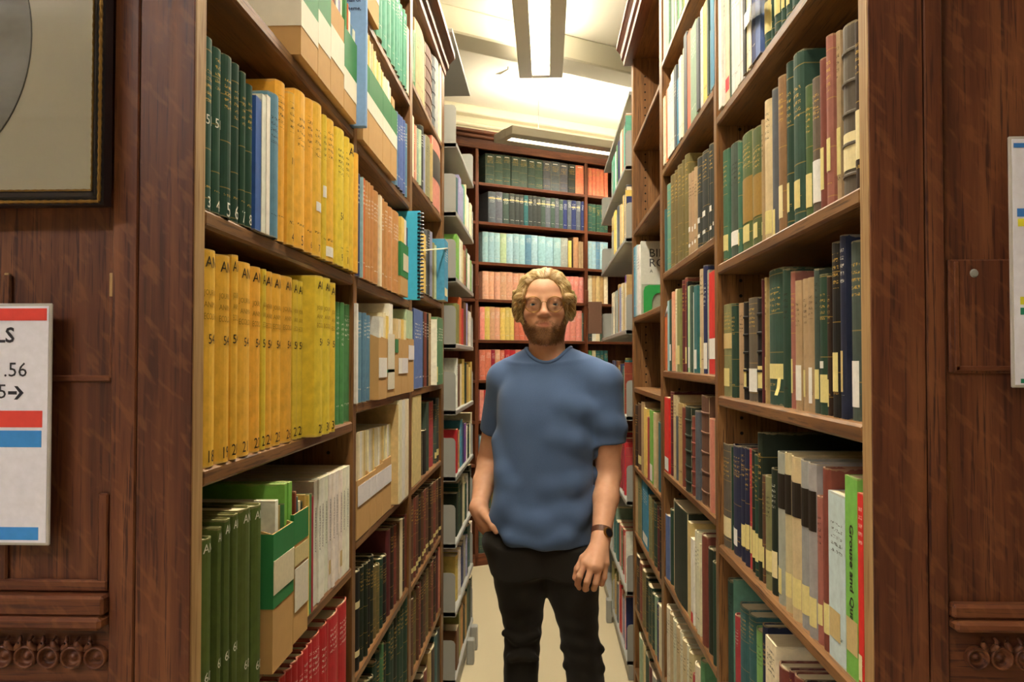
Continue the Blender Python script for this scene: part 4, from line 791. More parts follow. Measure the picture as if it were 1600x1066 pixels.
brow(6, 750, [756.5, 763.5, 771, 779, 787, 795, 804, 813, 823, 833, 843, 854, 866, 878, 890, 902], ['PK', 'R', 'CR', 'R', 'CO', 'R', 'CR', 'R', 'R', 'CO', 'R', 'CR', 'R', 'R', 'CO', 'R'], 'lower red row of far bookcase', 22, 'g')
brow(7, 750, [756.5, 762, 770, 780, 790, 800, 812, 824, 836, 848, 860, 872, 884, 896], ['LB', 'OK', 'B', 'DG', 'B', 'OL', 'RB', 'GD', 'B', 'DG', 'B', 'OL', 'RB', 'GD'], 'light blue and olive row of far bookcase', 20, 'g')
for k, nm, cols in ((8, 'second lowest row of far bookcase', ['CR', 'GD', 'OL', 'DB']), (9, 'lowest row of far bookcase', ['GD', 'DG', 'MA', 'DB'])):
    brow(k, 749, [758 + 10 * i for i in range(15)], [cols[i % 4] for i in range(15)], nm, 24, 'g')
LBc = ['left bay row %s from top of far bookcase' % ORD[k] for k in range(10)]
row('B', BROWZ[0], 706, '712 h22 YP w;718.5 h22 YP w;722 _;734 h22.5 YP w;738 _;745 h22 YP w', LBc[0], prot=-0.02, cat='journal')
row('B', BROWZ[1], 708, '716 h22 T w;724 h21 OB w;731 h21 GY w;740 h22 OB w;744.5 h22 PU w', LBc[1], prot=-0.02, cat='journal')
for k, cs in ((2, 'BG DG DG BG DB'), (3, 'BG DG DG BG DB'), (4, 'SG DG SL DT DT'), (5, 'GR DG OL DT DT'), (6, 'CR CR CR CR CR'), (7, 'CR CR CR CR CR'), (8, 'DB OL CR MA CR'), (9, 'BG DG B GD GD')):
    cs = cs.split(); row('B', BROWZ[k], 700, ';'.join('%.1f h22 %s g sb:.62:.66' % (700 + 8.6 * (i + 1), c) for i, c in enumerate(cs)), LBc[k], prot=-0.02, cat='journal')
RBc = ['right bay row %s from top of far bookcase' % ORD[k] for k in range(10)]
for k, cs in enumerate(('CO CO CO CO CO', 'DT DT DG DT DG', 'LB LB SB LB LB', 'C T PT T C', 'CH W C GD TE', 'GR C TE TE TE', 'B RB OL B RB', 'MA B OL B MA', 'DG BG DG BG DG', 'B DB B DB B')):
    row('B', BROWZ[k], 919.5, ';'.join('%.1f h22 %s g' % (919.5 + 6.2 * (i + 1), c) for i, c in enumerate(cs.split())), RBc[k], prot=-0.02, cat='journal')
NK, NR = build_books(); print('books individual', NK, 'rest', NR)

# ------------------------------------------------------------------ odd things on the shelves
def at_plane(side, px, z, prot=0.0):
    P0, D_, rz = FR[side]; n_ = NRM[side]; Q = (P0[0] + n_[0] * prot, P0[1] + n_[1] * prot); t = solve_t(Q, D_, z, px); return Q[0] + D_[0] * t, Q[1] + D_[1] * t
# blue binder sticking out of the top shelf
x, y = at_plane('L', 572, 2.1, 0.031)
o = empty('blue_binder', (x, UL[1][0] - 0.010, z1A), math.pi / 2, 'tall pale blue document binder with black print jutting out beside top boxes', 'binder')
MB().box((-0.008, 0, 0.0), (0.008, 0.23, 0.325), 0.002).build('cover', PAPER, o, color=srgb('7fa3cf'))
for s_, zz in (('behalf of', 0.287), ('Scheme,', 0.268), ('m', 0.249)):
    tv, tf = text_mesh(s_, True); sc = 0.0125; xm = max(v[0] for v in tv)
    mesh_obj('lettering', [(-0.0084, 0.012 + (xm - v[0]) * sc + (0.03 if s_ == 'm' else 0), zz + v[1] * sc) for v in tv], [f[::-1] for f in tf], INK, o, color=srgb('1e2a4a'))
# cyan spiral bound booklet
x = -XL + 0.042; y = UL[2][0] - 0.007
o = empty('spiral_booklet', (x, y, z2[3]), math.pi / 2, 'cyan spiral bound booklet jutting out beyond the orange brown volumes', 'booklet')
MB().box((-0.004, 0.006, 0), (0.004, 0.215, 0.285), 0.001).build('cover', PAPER, o, color=srgb('45b9dc'))
for k in range(23):
    zz = 0.005 + 0.0122 * k; MB().tube([(0.008 * math.cos(a), 0.006 + 0.009 * math.sin(a), zz + 0.003) for a in np.linspace(0, 2 * math.pi, 9)[:-1]], 0.0028, 6, True).build('comb_ring', BLACKF, o)
# white ribbon tying the blue book
p0 = np.array([*at_plane('L', 664, 1.93, 0.012), z_at(*at_plane('L', 664, 1.93, 0.012), 391)]); p1 = np.array([*at_plane('L', 699, 1.93, 0.037), z_at(*at_plane('L', 699, 1.93, 0.037), 388)])
tag(MB().tube([p0 + (p1 - p0) * t + np.array([0.004 * math.sin(t * 3.1), 0, 0]) for t in np.linspace(0, 1, 9)], 0.0025, 6).build('ribbon_tie', PAPER, color=srgb('ddd2b4')), 'thin white ribbon tied across the bright blue book', 'ribbon')
# big pale book with cover facing and green bookend
yb_ = yR(999.2) - 0.013; zz = r3[2]
o = empty('cover_book', (XR + 0.15, yb_, zz), 0, 'pale large-format book with dark serif title behind the green bookend', 'book', None)
MB().box((-0.145, -0.012, 0), (0.135, 0.010, 0.315), 0.002).build('cover', PAPER, o, color=srgb('c9c8bb'))
MB().box((-0.143, -0.0125, 0.0), (0.133, -0.0121, 0.13)).build('cover_picture', plain('cover_picture_print', '9aa08c', 0.5, 0, 0.3, 22, 0.5), o)
for s_, zq in (('BIR', 0.262), ('ROS', 0.220), ('A', 0.185)):
    tv, tf = text_mesh(s_, False); sc = 0.050 if s_ != 'A' else 0.02; xm = min(v[0] for v in tv)
    mesh_obj('lettering', [(-0.108 + (v[0] - xm) * sc, -0.0128, zq + v[1] * sc) for v in tv], tf, INK, o, color=srgb('3a3a3c'))
be = empty('bookend', (XR + 0.086, yb_ - 0.022, zz), 0, 'green metal bookend with arched cut-out holding up pale book', 'bookend')
outer = [(-0.072, 0), (-0.072, 0.10), (-0.066, 0.118), (-0.05, 0.126), (0.05, 0.126), (0.066, 0.118), (0.072, 0.10), (0.072, 0)]
inner = [(-0.036, 0), (-0.036, 0.06), (-0.03, 0.078), (-0.016, 0.090), (0.016, 0.090), (0.03, 0.078), (0.036, 0.06), (0.036, 0)]
V = [(a, q, b) for q in (0.0, 0.002) for ring in (outer, inner) for a, b in ring]; n = 8; Fc = []
for j in range(7): Fc += [(j, j + 1, n + j + 1, n + j), (2 * n + j + 1, 2 * n + j, 3 * n + j, 3 * n + j + 1), (j + 1, j, 2 * n + j, 2 * n + j + 1), (n + j, n + j + 1, 3 * n + j + 1, 3 * n + j)]
mesh_obj('upright_plate', V, [f[::-1] for f in Fc], plain('green_enamel', '2f9a4c', 0.35, 0, 0.5), be); MB().box((-0.072, -0.0, 0.0005), (0.072, 0.009, 0.002)).build('foot_plate', plain('green_enamel_foot', '2f9a4c', 0.35, 0, 0.5), be)
# paper slip, clear tape, twig of string, shelf bracket
x, y = at_plane('R', 1223, 1.45, 0.0); zs_ = z_at(x, y, 606)
tag(MB().prism([(0.0, 0.0), (0.004, 0.012), (0.006, 0.030), (0.0066, 0.030), (0.0046, 0.012), (0.0006, 0.0)], 1, -0.009, 0.009).build('paper_slip', PAPER, color=srgb('e8d98a')), 'yellow paper slip curling off a green spine on the labelled shelf', 'paper slip').location = (x - 0.012, y, zs_ - 0.013)
x, y = at_plane('R', 1163, 2.12, 0.003); za = z_at(x, y, 47); x2, y2 = at_plane('R', 1200, 2.12, 0.003)
pts = [(x, y), (x - 0.008, y + (y2 - y) * 0.4), (x - 0.004, y + (y2 - y) * 0.75), (x2, y2)]
V = [(p[0], p[1], za + dz - 0.012 * i) for dz in (0, 0.03) for i, p in enumerate(pts)]
tag(mesh_obj('tape_strip', V, [(i, i + 1, 5 + i, 4 + i) for i in range(3)], TAPE), 'loose clear tape strip stretched across white journal spines', 'tape')
x, y = at_plane('R', 1197, 1.6, -0.03); zt_ = r1[3] + 0.19
x, y = at_plane('R', 1012, r3[3], -0.07)
tag(MB().box((-0.012, -0.008, 0), (0.012, 0.008, 0.006), 0.002).tube([(0.012, 0, 0.003), (0.03, 0.004, 0.003), (0.05, 0.0, 0.003)], 0.0015, 6).build('loose_shelf_peg', plain('peg_metal', 'b9a36a', 0.4, 0.6, 0.5)), 'small loose shelf peg lying on the empty right shelf', 'shelf peg').location = (x, y, r3[3])
pb = MB(); rr = random.Random(3)
x, y = at_plane('R', 1052, 1.63, -0.03); zbag = r2[3] + 0.185
for k in range(5): pb.tube([(rr.uniform(-.012, .012), rr.uniform(-.02, .02), 0.0), (rr.uniform(-.014, .014), rr.uniform(-.02, .02), 0.03), (rr.uniform(-.006, .006), rr.uniform(-.01, .01), 0.06)], [0.016, 0.017, 0.006], 7)
tag(pb.build('plastic_bag', plain('milky_plastic', 'd9d4dc', 0.25, 0, 0.5), None, smooth=True), 'crumpled clear plastic bag resting on books, middle right bay', 'plastic bag').location = (x, y, zbag)
# brown board and pale box stuck out at the far right unit
x = XSR - 0.045; yb_ = YSR1 - 0.06
o = tag(MB().box((-0.045, 0, 0), (0.045, 0.006, 0.21), 0.002).build('brown_board', PAPER, color=srgb('6a4a38')), 'brown board jutting from the far right steel shelf', 'board'); o.location = (x, yb_, RSZ[4] + 0.03)
# ------------------------------------------------------------------ the person (implicit surfaces meshed with surface nets)
def smin(a, b, k):
    h = np.maximum(k - np.abs(a - b), 0) / k; return np.minimum(a, b) - h * h * k * 0.25
def smax(a, b, k): return -smin(-a, -b, k)
class SDF:
    def __init__(s, lo, hi, h):
        s.lo = np.array(lo, float); s.h = h; s.n = np.ceil((np.array(hi) - s.lo) / h).astype(int) + 1
        s.ax = [s.lo[i] + h * np.arange(s.n[i]) for i in range(3)]; s.F = np.full(s.n, 0.5, np.float32)
    def sub(s, lo, hi):
        a = np.clip(np.floor((np.array(lo) - s.lo) / s.h).astype(int), 0, s.n); b = np.clip(np.ceil((np.array(hi) - s.lo) / s.h).astype(int) + 1, 0, s.n)
        sl = tuple(slice(a[i], b[i]) for i in range(3)); X = s.ax[0][sl[0]][:, None, None]; Y = s.ax[1][sl[1]][None, :, None]; Z = s.ax[2][sl[2]][None, None, :]
        return sl, X, Y, Z
    def comb(s, lo, hi, fn, k, op='add'):
        sl, X, Y, Z = s.sub(lo, hi)
        if s.F[sl].size == 0: return
        d = fn(X, Y, Z).astype(np.float32)
        s.F[sl] = smin(s.F[sl], d, k) if op == 'add' else smax(s.F[sl], -d, k)
    def cap(s, a, b, ra, rb, k=0.01, op='add'):
        a = np.array(a, float); b = np.array(b, float); d = b - a; L2 = max(d @ d, 1e-12); m = max(ra, rb) + k + 0.02
        def fn(X, Y, Z):
            t = np.clip(((X - a[0]) * d[0] + (Y - a[1]) * d[1] + (Z - a[2]) * d[2]) / L2, 0, 1)
            return np.sqrt((X - a[0] - t * d[0]) ** 2 + (Y - a[1] - t * d[1]) ** 2 + (Z - a[2] - t * d[2]) ** 2) - (ra + (rb - ra) * t)
        s.comb(np.minimum(a, b) - m, np.maximum(a, b) + m, fn, k, op)
    def ell(s, c, r, k=0.01, op='add', rz=0.0):
        c = np.array(c, float); r = np.array(r, float); m = max(r) + k + 0.02; ca, sa = math.cos(rz), math.sin(rz)
        def fn(X, Y, Z):
            x, y = X - c[0], Y - c[1]; x, y = x * ca + y * sa, -x * sa + y * ca
            q = np.sqrt((x / r[0]) ** 2 + (y / r[1]) ** 2 + ((Z - c[2]) / r[2]) ** 2)
            return (q - 1) * r.min()
        s.comb(c - m, c + m, fn, k, op)
    def loft(s, keys, k=0.02, rz=0.0, p=2.2, sm=0.045):
        """keys: (z, cx, cy, rx, ry) sorted by z"""
        K0 = np.array(sorted(keys)); zz = np.linspace(K0[0, 0], K0[-1, 0], 160); w_ = max(3, int(160 * sm / (zz[-1] - zz[0]))); ker = np.hanning(2 * w_ + 3); ker /= ker.sum(); K = np.stack([zz] + [np.convolve(np.pad(np.interp(zz, K0[:, 0], K0[:, j]), w_ + 1, mode='edge'), ker, 'valid') for j in range(1, 5)], 1); z = K[:, 0]; m = 0.03 + k; ca, sa = math.cos(rz), math.sin(rz)
        def fn(X, Y, Z):
            g = lambda j: np.interp(Z, z, K[:, j]); x, y = X - g(1), Y - g(2); x, y = x * ca + y * sa, -x * sa + y * ca
            rx, ry = g(3), g(4); q = (np.abs(x / rx) ** p + np.abs(y / ry) ** p) ** (1 / p)
            return np.maximum((q - 1) * np.minimum(rx, ry), np.maximum(z[0] - Z, Z - z[-1]))
        lo = (K[:, 1] - K[:, 3]).min() - m, (K[:, 2] - K[:, 4]).min() - m - 0.05, z[0] - m; hi = (K[:, 1] + K[:, 3]).max() + m, (K[:, 2] + K[:, 4]).max() + m + 0.05, z[-1] + m
        s.comb(lo, hi, fn, k)
    def mesh(s):
        Fd = s.F; nx, ny, nz = Fd.shape; neg = Fd < 0
        c = np.zeros((nx - 1, ny - 1, nz - 1), np.int8)
        for i in (0, 1):
            for j in (0, 1):
                for k in (0, 1): c += neg[i:nx - 1 + i, j:ny - 1 + j, k:nz - 1 + k]
        act = np.argwhere((c > 0) & (c < 8)); idx = np.full(c.shape, -1, np.int64); idx[tuple(act.T)] = np.arange(len(act))
        acc = np.zeros((len(act), 3)); cn = np.zeros(len(act)); cor = [(i, j, k) for i in (0, 1) for j in (0, 1) for k in (0, 1)]
        for a in cor:
            for ax in range(3):
                if a[ax]: continue
                b = list(a); b[ax] = 1
                fa = Fd[act[:, 0] + a[0], act[:, 1] + a[1], act[:, 2] + a[2]]; fb = Fd[act[:, 0] + b[0], act[:, 1] + b[1], act[:, 2] + b[2]]
                m = (fa < 0) != (fb < 0); t = np.where(m, fa / np.where(m, fa - fb, 1), 0)
                p = np.tile(np.array(a, float), (len(act), 1)); p[:, ax] += t; acc[m] += p[m]; cn[m] += 1
        V = (act + acc / cn[:, None]) * s.h + s.lo; Q = []
        for ax in range(3):
            u, v = (ax + 1) % 3, (ax + 2) % 3
            sl0 = [slice(None)] * 3; sl1 = [slice(None)] * 3; sl0[ax] = slice(0, -1); sl1[ax] = slice(1, None)
            A = neg[tuple(sl0)]; B = neg[tuple(sl1)]; e = np.argwhere(A != B); e = e[(e[:, u] > 0) & (e[:, v] > 0) & (e[:, u] < s.n[u] - 1) & (e[:, v] < s.n[v] - 1)]
            o_ = A[tuple(e.T)]
            def ci(du, dv): q = e.copy(); q[:, u] -= du; q[:, v] -= dv; return idx[tuple(q.T)]
            q = np.stack([ci(1, 1), ci(0, 1), ci(0, 0), ci(1, 0)], 1); q[~o_] = q[~o_][:, ::-1]; Q.append(q)
        return V, np.concatenate(Q)
def np_mesh(name, V, Q, mat, parent, it=2):
    # light Laplacian smoothing, then link
    n = len(V); E = np.concatenate([Q[:, [0, 1]], Q[:, [1, 2]], Q[:, [2, 3]], Q[:, [3, 0]]]); dg = np.bincount(E.reshape(-1), minlength=n)[:, None]
    for _ in range(it):
        S_ = np.zeros_like(V)
        for c in range(3): S_[:, c] = np.bincount(E[:, 0], V[E[:, 1], c], n) + np.bincount(E[:, 1], V[E[:, 0], c], n)
        V = V * 0.5 + 0.5 * S_ / np.maximum(dg, 1)
    me = bpy.data.meshes.new(name); me.vertices.add(n); me.vertices.foreach_set('co', V.astype(np.float32).reshape(-1))
    me.loops.add(len(Q) * 4); me.loops.foreach_set('vertex_index', Q.astype(np.int32).reshape(-1)); me.polygons.add(len(Q)); me.polygons.foreach_set('loop_start', np.arange(len(Q), dtype=np.int32) * 4)
    me.update(calc_edges=True); me.shade_smooth(); me.materials.append(mat)
    o = bpy.data.objects.new(name, me); link(o); o.parent = parent; o.location = (-parent.location[0], -parent.location[1], 0)
    return o, V
def skin_mat():
    m = NT('skin'); tc = m.n('ShaderNodeTexCoord'); a = m.n('ShaderNodeAttribute', attribute_name='tint')
    n = m.noise(tc.outputs['Object'], 55, 4); base = m.mix(n, srgb('c99272'), srgb('dba887')); base = m.mix(a.outputs['Fac'], base, srgb('b5614f'))
    bd_ = m.n('ShaderNodeAttribute', attribute_name='beard'); sp_ = m.noise(m.mapping(tc.outputs['Object'], (700, 700, 220)), 1.0, 3, 0.7)
    base = m.mix(m.math('MULTIPLY', bd_.outputs['Fac'], m.math('ADD', m.math('MULTIPLY', sp_, 0.9), 0.35)), base, srgb('6a4529'))
    m.bump(m.noise(tc.outputs['Object'], 420, 3), 0.12, 0.001); m.b.inputs['Subsurface Radius'].default_value = (0.012, 0.005, 0.003); m.b.inputs['Subsurface Scale'].default_value = 0.4
    return m.set(col=base, rough=0.5, spec=0.4, sss=0.15)
SKIN = skin_mat()
def cloth_mat(name, a, b, sc):
    m = NT(name); tc = m.n('ShaderNodeTexCoord'); n = m.noise(tc.outputs['Object'], sc, 3, 0.7); m.bump(n, 0.25, 0.0008)
    return m.set(col=m.mix(n, srgb(a), srgb(b)), rough=0.9, spec=0.15, sheen=0.12)
SHIRT = cloth_mat('blue_jersey', '3f5272', '566c92', 700); TROU = cloth_mat('black_denim', '1d1a17', '2b2722', 900)
YB = 2.56
man = empty('person', (0.01, YB, 0.0), 0, 'bearded blond person in round glasses, blue t-shirt and dark trousers, hand in pocket', 'person')
H0 = P(850, 478, YB); hx, hy, hz = H0
def Hd(x, y, z): return (hx + x, hy + y, hz + z)
# ---- body: head, neck, shoulders, arms, hands as one surface
B = SDF((-0.29, 2.28, 0.74), (0.29, 2.80, 1.80), 0.0026)
SHL, SHR = P(788, 596, 2.60), P(944, 600, 2.52)
ELL, WRL = P(764, 722, 2.70), P(748, 794, 2.545)
ELR, WRR = P(951, 742, 2.53), P(939, 840, 2.40)
NB_ = P(857, 575, 2.585)
B.loft([(1.10, 0.0, 2.57, 0.12, 0.075), (1.25, 0.005, 2.57, 0.135, 0.085), (1.36, 0.01, 2.575, 0.14, 0.085), (1.42, 0.012, 2.58, 0.12, 0.07), (1.455, 0.012, 2.59, 0.08, 0.055)], 0.02)
B.cap(NB_ + [0, 0, 0.0], SHL, 0.05, 0.045, 0.03); B.cap(NB_, SHR, 0.05, 0.045, 0.03)
B.cap(SHL, ELL, 0.046, 0.038, 0.02); B.cap(ELL, ELL * 0.55 + WRL * 0.45, 0.038, 0.036, 0.012); B.cap(ELL * 0.55 + WRL * 0.45, WRL, 0.036, 0.0255, 0.012)
B.cap(SHR, SHR * 0.35 + ELR * 0.65, 0.047, 0.043, 0.02); B.cap(SHR * 0.35 + ELR * 0.65, ELR, 0.043, 0.037, 0.015); fm = ELR * 0.62 + WRR * 0.38
B.cap(ELR, fm, 0.037, 0.0385, 0.012); B.cap(fm, WRR, 0.0385, 0.0265, 0.012)
# head
B.cap(Hd(0.006, 0.018, -0.06), Hd(0.012, 0.034, -0.20), 0.054, 0.060, 0.02)
B.ell(Hd(0, 0.012, 0.030), (0.0735, 0.096, 0.077), 0.02); B.ell(Hd(0, -0.028, -0.042), (0.0585, 0.062, 0.078), 0.03)
B.ell(Hd(0, -0.042, 0.042), (0.058, 0.045, 0.040), 0.03)
for q in (-1, 1):
    B.ell(Hd(q * 0.043, -0.002, -0.054), (0.022, 0.04, 0.032), 0.022); B.ell(Hd(q * 0.036, -0.060, -0.028), (0.024, 0.022, 0.022), 0.02); B.ell(Hd(q * 0.030, -0.076, 0.0185), (0.028, 0.012, 0.008), 0.014)
    B.ell(Hd(q * 0.0325, -0.098, -0.001), (0.0170, 0.0115, 0.0105), 0.012, 'sub')
    B.cap(Hd(q * 0.047, -0.076, 0.003), Hd(q * 0.033, -0.0865, 0.0066), 0.0036, 0.0042, 0.005); B.cap(Hd(q * 0.033, -0.0865, 0.0066), Hd(q * 0.019, -0.082, 0.002), 0.0042, 0.0032, 0.005)
    B.cap(Hd(q * 0.046, -0.076, -0.005), Hd(q * 0.032, -0.084, -0.0085), 0.003, 0.0038, 0.006); B.cap(Hd(q * 0.032, -0.084, -0.0085), Hd(q * 0.019, -0.081, -0.005), 0.0038, 0.003, 0.006)
    B.ell(Hd(q * 0.0125, -0.094, -0.0335), (0.0085, 0.010, 0.007), 0.006); B.cap(Hd(q * 0.0065, -0.108, -0.041), Hd(q * 0.0065, -0.098, -0.036), 0.0028, 0.0028, 0.003, 'sub')
    B.ell(Hd(q * 0.0775, 0.010, -0.014), (0.0075, 0.019, 0.031), 0.008, rz=q * 0.35); B.ell(Hd(q * 0.083, 0.004, -0.010), (0.004, 0.009, 0.017), 0.004, 'sub')
B.ell(Hd(0, -0.064, -0.101), (0.026, 0.024, 0.021), 0.022)
B.cap(Hd(0, -0.083, 0.014), Hd(0, -0.104, -0.026), 0.0075, 0.0100, 0.012); B.ell(Hd(0, -0.106, -0.029), (0.0115, 0.0105, 0.0095), 0.006)
B.ell(Hd(0, -0.084, -0.060), (0.025, 0.009, 0.016), 0.016)
B.cap(Hd(-0.021, -0.0845, -0.0585), Hd(0, -0.0905, -0.0570), 0.0022, 0.0034, 0.005); B.cap(Hd(0, -0.0905, -0.0570), Hd(0.021, -0.0845, -0.0585), 0.0034, 0.0022, 0.005)
B.cap(Hd(-0.016, -0.0855, -0.0655), Hd(0, -0.0900, -0.0668), 0.0026, 0.0040, 0.006); B.cap(Hd(0, -0.0900, -0.0668), Hd(0.016, -0.0855, -0.0655), 0.0040, 0.0026, 0.006)
B.cap(Hd(-0.023, -0.0890, -0.0615), Hd(0, -0.0955, -0.0615), 0.0011, 0.0013, 0.002, 'sub'); B.cap(Hd(0, -0.0955, -0.0615), Hd(0.023, -0.0890, -0.0615), 0.0013, 0.0011, 0.002, 'sub')
# hanging hand (his left)
def hand(wr, kn, fingers, thumb, rp=0.0155):
    for k_ in kn: B.cap(wr, k_, 0.021, rp * 0.86, 0.012)
    B.cap(wr, (kn[1] + kn[2]) / 2, 0.022, rp, 0.012)
    for k_, f in zip(kn, fingers):
        pts = [k_] + f; rr = [0.0103, 0.0096, 0.0086, 0.0074]
        for i in range(len(pts) - 1): B.cap(pts[i], pts[i + 1], rr[i], rr[i + 1], 0.0035)
    rr = [0.0165, 0.0125, 0.0105, 0.0085]
    for i in range(len(thumb) - 1): B.cap(thumb[i], thumb[i + 1], rr[i], rr[i + 1], 0.006)
hand(WRR, [P(914.5, 879, 2.345), P(925, 885, 2.335), P(936, 886, 2.342), P(945.5, 880, 2.36)],
     [[P(905.5, 901, 2.335), P(902.5, 913, 2.355), P(905, 919, 2.378)], [P(917.5, 909, 2.325), P(914.5, 920.5, 2.35), P(917, 921, 2.378)], [P(931, 911, 2.335), P(928, 920, 2.362), P(929, 917, 2.386)], [P(943.5, 902, 2.355), P(940, 912, 2.378), P(938.5, 910, 2.40)]],
     [P(929, 858, 2.385), P(912, 873, 2.365), P(903, 889, 2.36), P(898.5, 903, 2.362)])
# pocket hand (his right): palm slides into the pocket, thumb outside
kn = [P(767, 826, 2.49), P(763, 829, 2.505), P(758, 829, 2.525), P(754, 826, 2.545)]
for k_ in kn: B.cap(WRL, k_, 0.022, 0.0135, 0.014)
for k_ in kn: B.cap(k_, k_ + np.array([0.022, 0.012, -0.035]), 0.0115, 0.010, 0.004); 
for k_ in kn: B.cap(k_ + np.array([0.022, 0.012, -0.035]), k_ + np.array([0.036, 0.02, -0.06]), 0.010, 0.008, 0.004)
th = [P(755, 802, 2.515), P(765, 814, 2.475), P(771, 823, 2.462), P(775, 831, 2.458)]
for i, (a, b) in enumerate(((0.016, 0.0125), (0.0125, 0.0105), (0.0105, 0.0085))): B.cap(th[i], th[i + 1], a, b, 0.007)
body, BV = np_mesh('body', *B.mesh(), SKIN, man, 2)
loc = BV - np.array(H0); tint = np.zeros(len(BV), np.float32)
lips = np.exp(-((loc[:, 0] / 0.021) ** 4 + ((loc[:, 2] + 0.0625) / 0.0085) ** 4)) * (loc[:, 1] < -0.07)
chk = 0.30 * np.exp(-(((np.abs(loc[:, 0]) - 0.042) / 0.02) ** 2 + ((loc[:, 2] + 0.03) / 0.02) ** 2)) * (loc[:, 1] < -0.03); nos = 0.3 * np.exp(-((loc[:, 0] / 0.014) ** 2 + ((loc[:, 2] + 0.03) / 0.014) ** 2)) * (loc[:, 1] < -0.08)
tint[:] = np.clip(lips * 0.55 + chk + nos, 0, 1); a_ = body.data.attributes.new('tint', 'FLOAT', 'POINT'); a_.data.foreach_set('value', tint)
# ---- beard, moustache: tinted stubble on the skin plus short hairs
ax_ = np.abs(loc[:, 0]); ly, lz = loc[:, 1], loc[:, 2]
line = np.interp(ax_, [0, 0.012, 0.024, 0.034, 0.048, 0.058, 0.066, 0.078], [-0.0445, -0.043, -0.048, -0.060, -0.056, -0.040, -0.008, 0.004])
bw = np.clip((line - lz) / 0.018, 0, 1) * np.clip((lz + 0.126 - 0.2 * np.maximum(ly + 0.05, 0)) / 0.014, 0, 1) * np.clip((0.008 - ly) / 0.016, 0, 1)
bw *= np.clip((np.sqrt((loc[:, 0] / 0.0215) ** 2 + ((lz + 0.0618) / 0.0075) ** 2) - 1.0) * 2.5, 0, 1) * (1 - 0.55 * np.exp(-(((ax_ - 0.02) / 0.008) ** 2 + ((lz + 0.076) / 0.010) ** 2)))
bw *= np.where(lz > -0.075, 0.78, 1.0); a_ = body.data.attributes.new('beard', 'FLOAT', 'POINT'); a_.data.foreach_set('value', bw.astype(np.float32))
BEARD = NT('beard_hair'); tc = BEARD.n('ShaderNodeTexCoord'); f_ = BEARD.noise(tc.outputs['Object'], 260, 3, 0.7)
BEARD = BEARD.set(col=BEARD.ramp(f_, [(0.3, srgb('4a2e19')), (0.5, srgb('7b532f')), (0.7, srgb('b08550'))]), rough=0.6, spec=0.3)
pick = rng.choice(len(BV), 3600, replace=False, p=bw / bw.sum()); nrm_ = np.zeros((len(BV), 3), np.float32); body.data.vertices.foreach_get('normal', nrm_.reshape(-1)); sb = MB()
for i in pick:
    nr = nrm_[i]; p = BV[i] + rng.normal(0, 0.0006, 3); g = np.array([0.35 * np.sign(loc[i, 0]) * min(1, abs(loc[i, 0]) / 0.03), 0.15, -1.0]) + rng.normal(0, 0.28, 3); g -= nr * (g @ nr); g /= np.linalg.norm(g) + 1e-9
    L_ = rng.uniform(0.0045, 0.008); s_ = np.cross(g, nr) * 0.00042; q = p + g * L_ * 0.55 + nr * 0.0022; r_ = p + g * L_ + nr * 0.0026
    sb.raw([p - s_, p + s_, q + s_, q - s_, r_], [(0, 1, 2, 3), (3, 2, 4)])
bo = sb.build('beard', BEARD, man, True); bo['kind'] = 'stuff'; bo['label'] = 'short brown beard and moustache'
# ---- hair
sl, X, Y, Z = B.sub(Hd(-0.13, -0.14, -0.09), Hd(0.13, 0.15, 0.15)); x, y, z = X - hx, Y - hy, Z - hz; ax_ = np.abs(x)
HR = SDF((0, 0, 0), (0.01, 0.01, 0.01), B.h); HR.lo = np.array([X.ravel()[0], Y.ravel()[0], Z.ravel()[0]]); HR.n = np.array(B.F[sl].shape)
arch = np.interp(ax_, [0, 0.014, 0.028, 0.039, 0.047, 0.054, 0.060, 0.066], [0.077, 0.078, 0.074, 0.065, 0.053, 0.032, 0.004, -0.03]) - 0.25 * np.clip(x - 0.012, 0, 0.022)
dfront = (z - arch) * 0.85 + 0 * y; dside = (y + 0.034 - 0.25 * np.clip(z, -0.05, 0.06)) * 0.8 + 0 * x
dh = smax(dfront, dside, 0.02); dh = np.minimum(dh, (z + 0.034 + 0.9 * np.clip(0.02 - y, 0, 0.03)) * 0.9)
tmax = 0.0095 + 0.0055 * np.clip((z - 0.03) / 0.07, 0, 1) * np.clip((0.03 - y) / 0.08, 0, 1) + 0.0025 * np.clip(1 - np.abs(z - 0.0) / 0.06, 0, 1)
tmax = tmax + 0.0045 * np.exp(-(((x - 0.022) / 0.03) ** 2 + ((z - 0.085) / 0.03) ** 2))
tk = tmax * np.clip(dh / 0.030, -1, 1) ** 1.0; tk = np.where(dh < 0, dh * 0.8, tmax * np.clip(dh / 0.042, 0, 1) ** 0.65)
phi = np.arctan2(x - 0.004, z - 0.02); wv = 0.0006 * np.sin(phi * 34 + 30 * (y + 0.1) * np.sign(x) + 1.5 * np.sin(60 * y)) + 0.0011 * np.sin(phi * 13 + 12 * y + 0.7)
HR.F = (B.F[sl] - tk - np.where(dh > 0.006, wv, 0)).astype(np.float32)
HAIRM = NT('blond_hair'); tc = HAIRM.n('ShaderNodeTexCoord'); f_ = HAIRM.noise(HAIRM.mapping(tc.outputs['Object'], (220, 70, 90)), 1.0, 5, 0.7)
lk_ = HAIRM.n('ShaderNodeAttribute', attribute_name='lock'); HAIRM = HAIRM.set(col=HAIRM.ramp(HAIRM.math('ADD', HAIRM.math('MULTIPLY', f_, 0.35), HAIRM.math('MULTIPLY', lk_.outputs['Fac'], 0.65)), [(0.12, srgb('86653a')), (0.45, srgb('bd9d62')), (0.85, srgb('e8d3a0'))]), rough=0.45, spec=0.4)
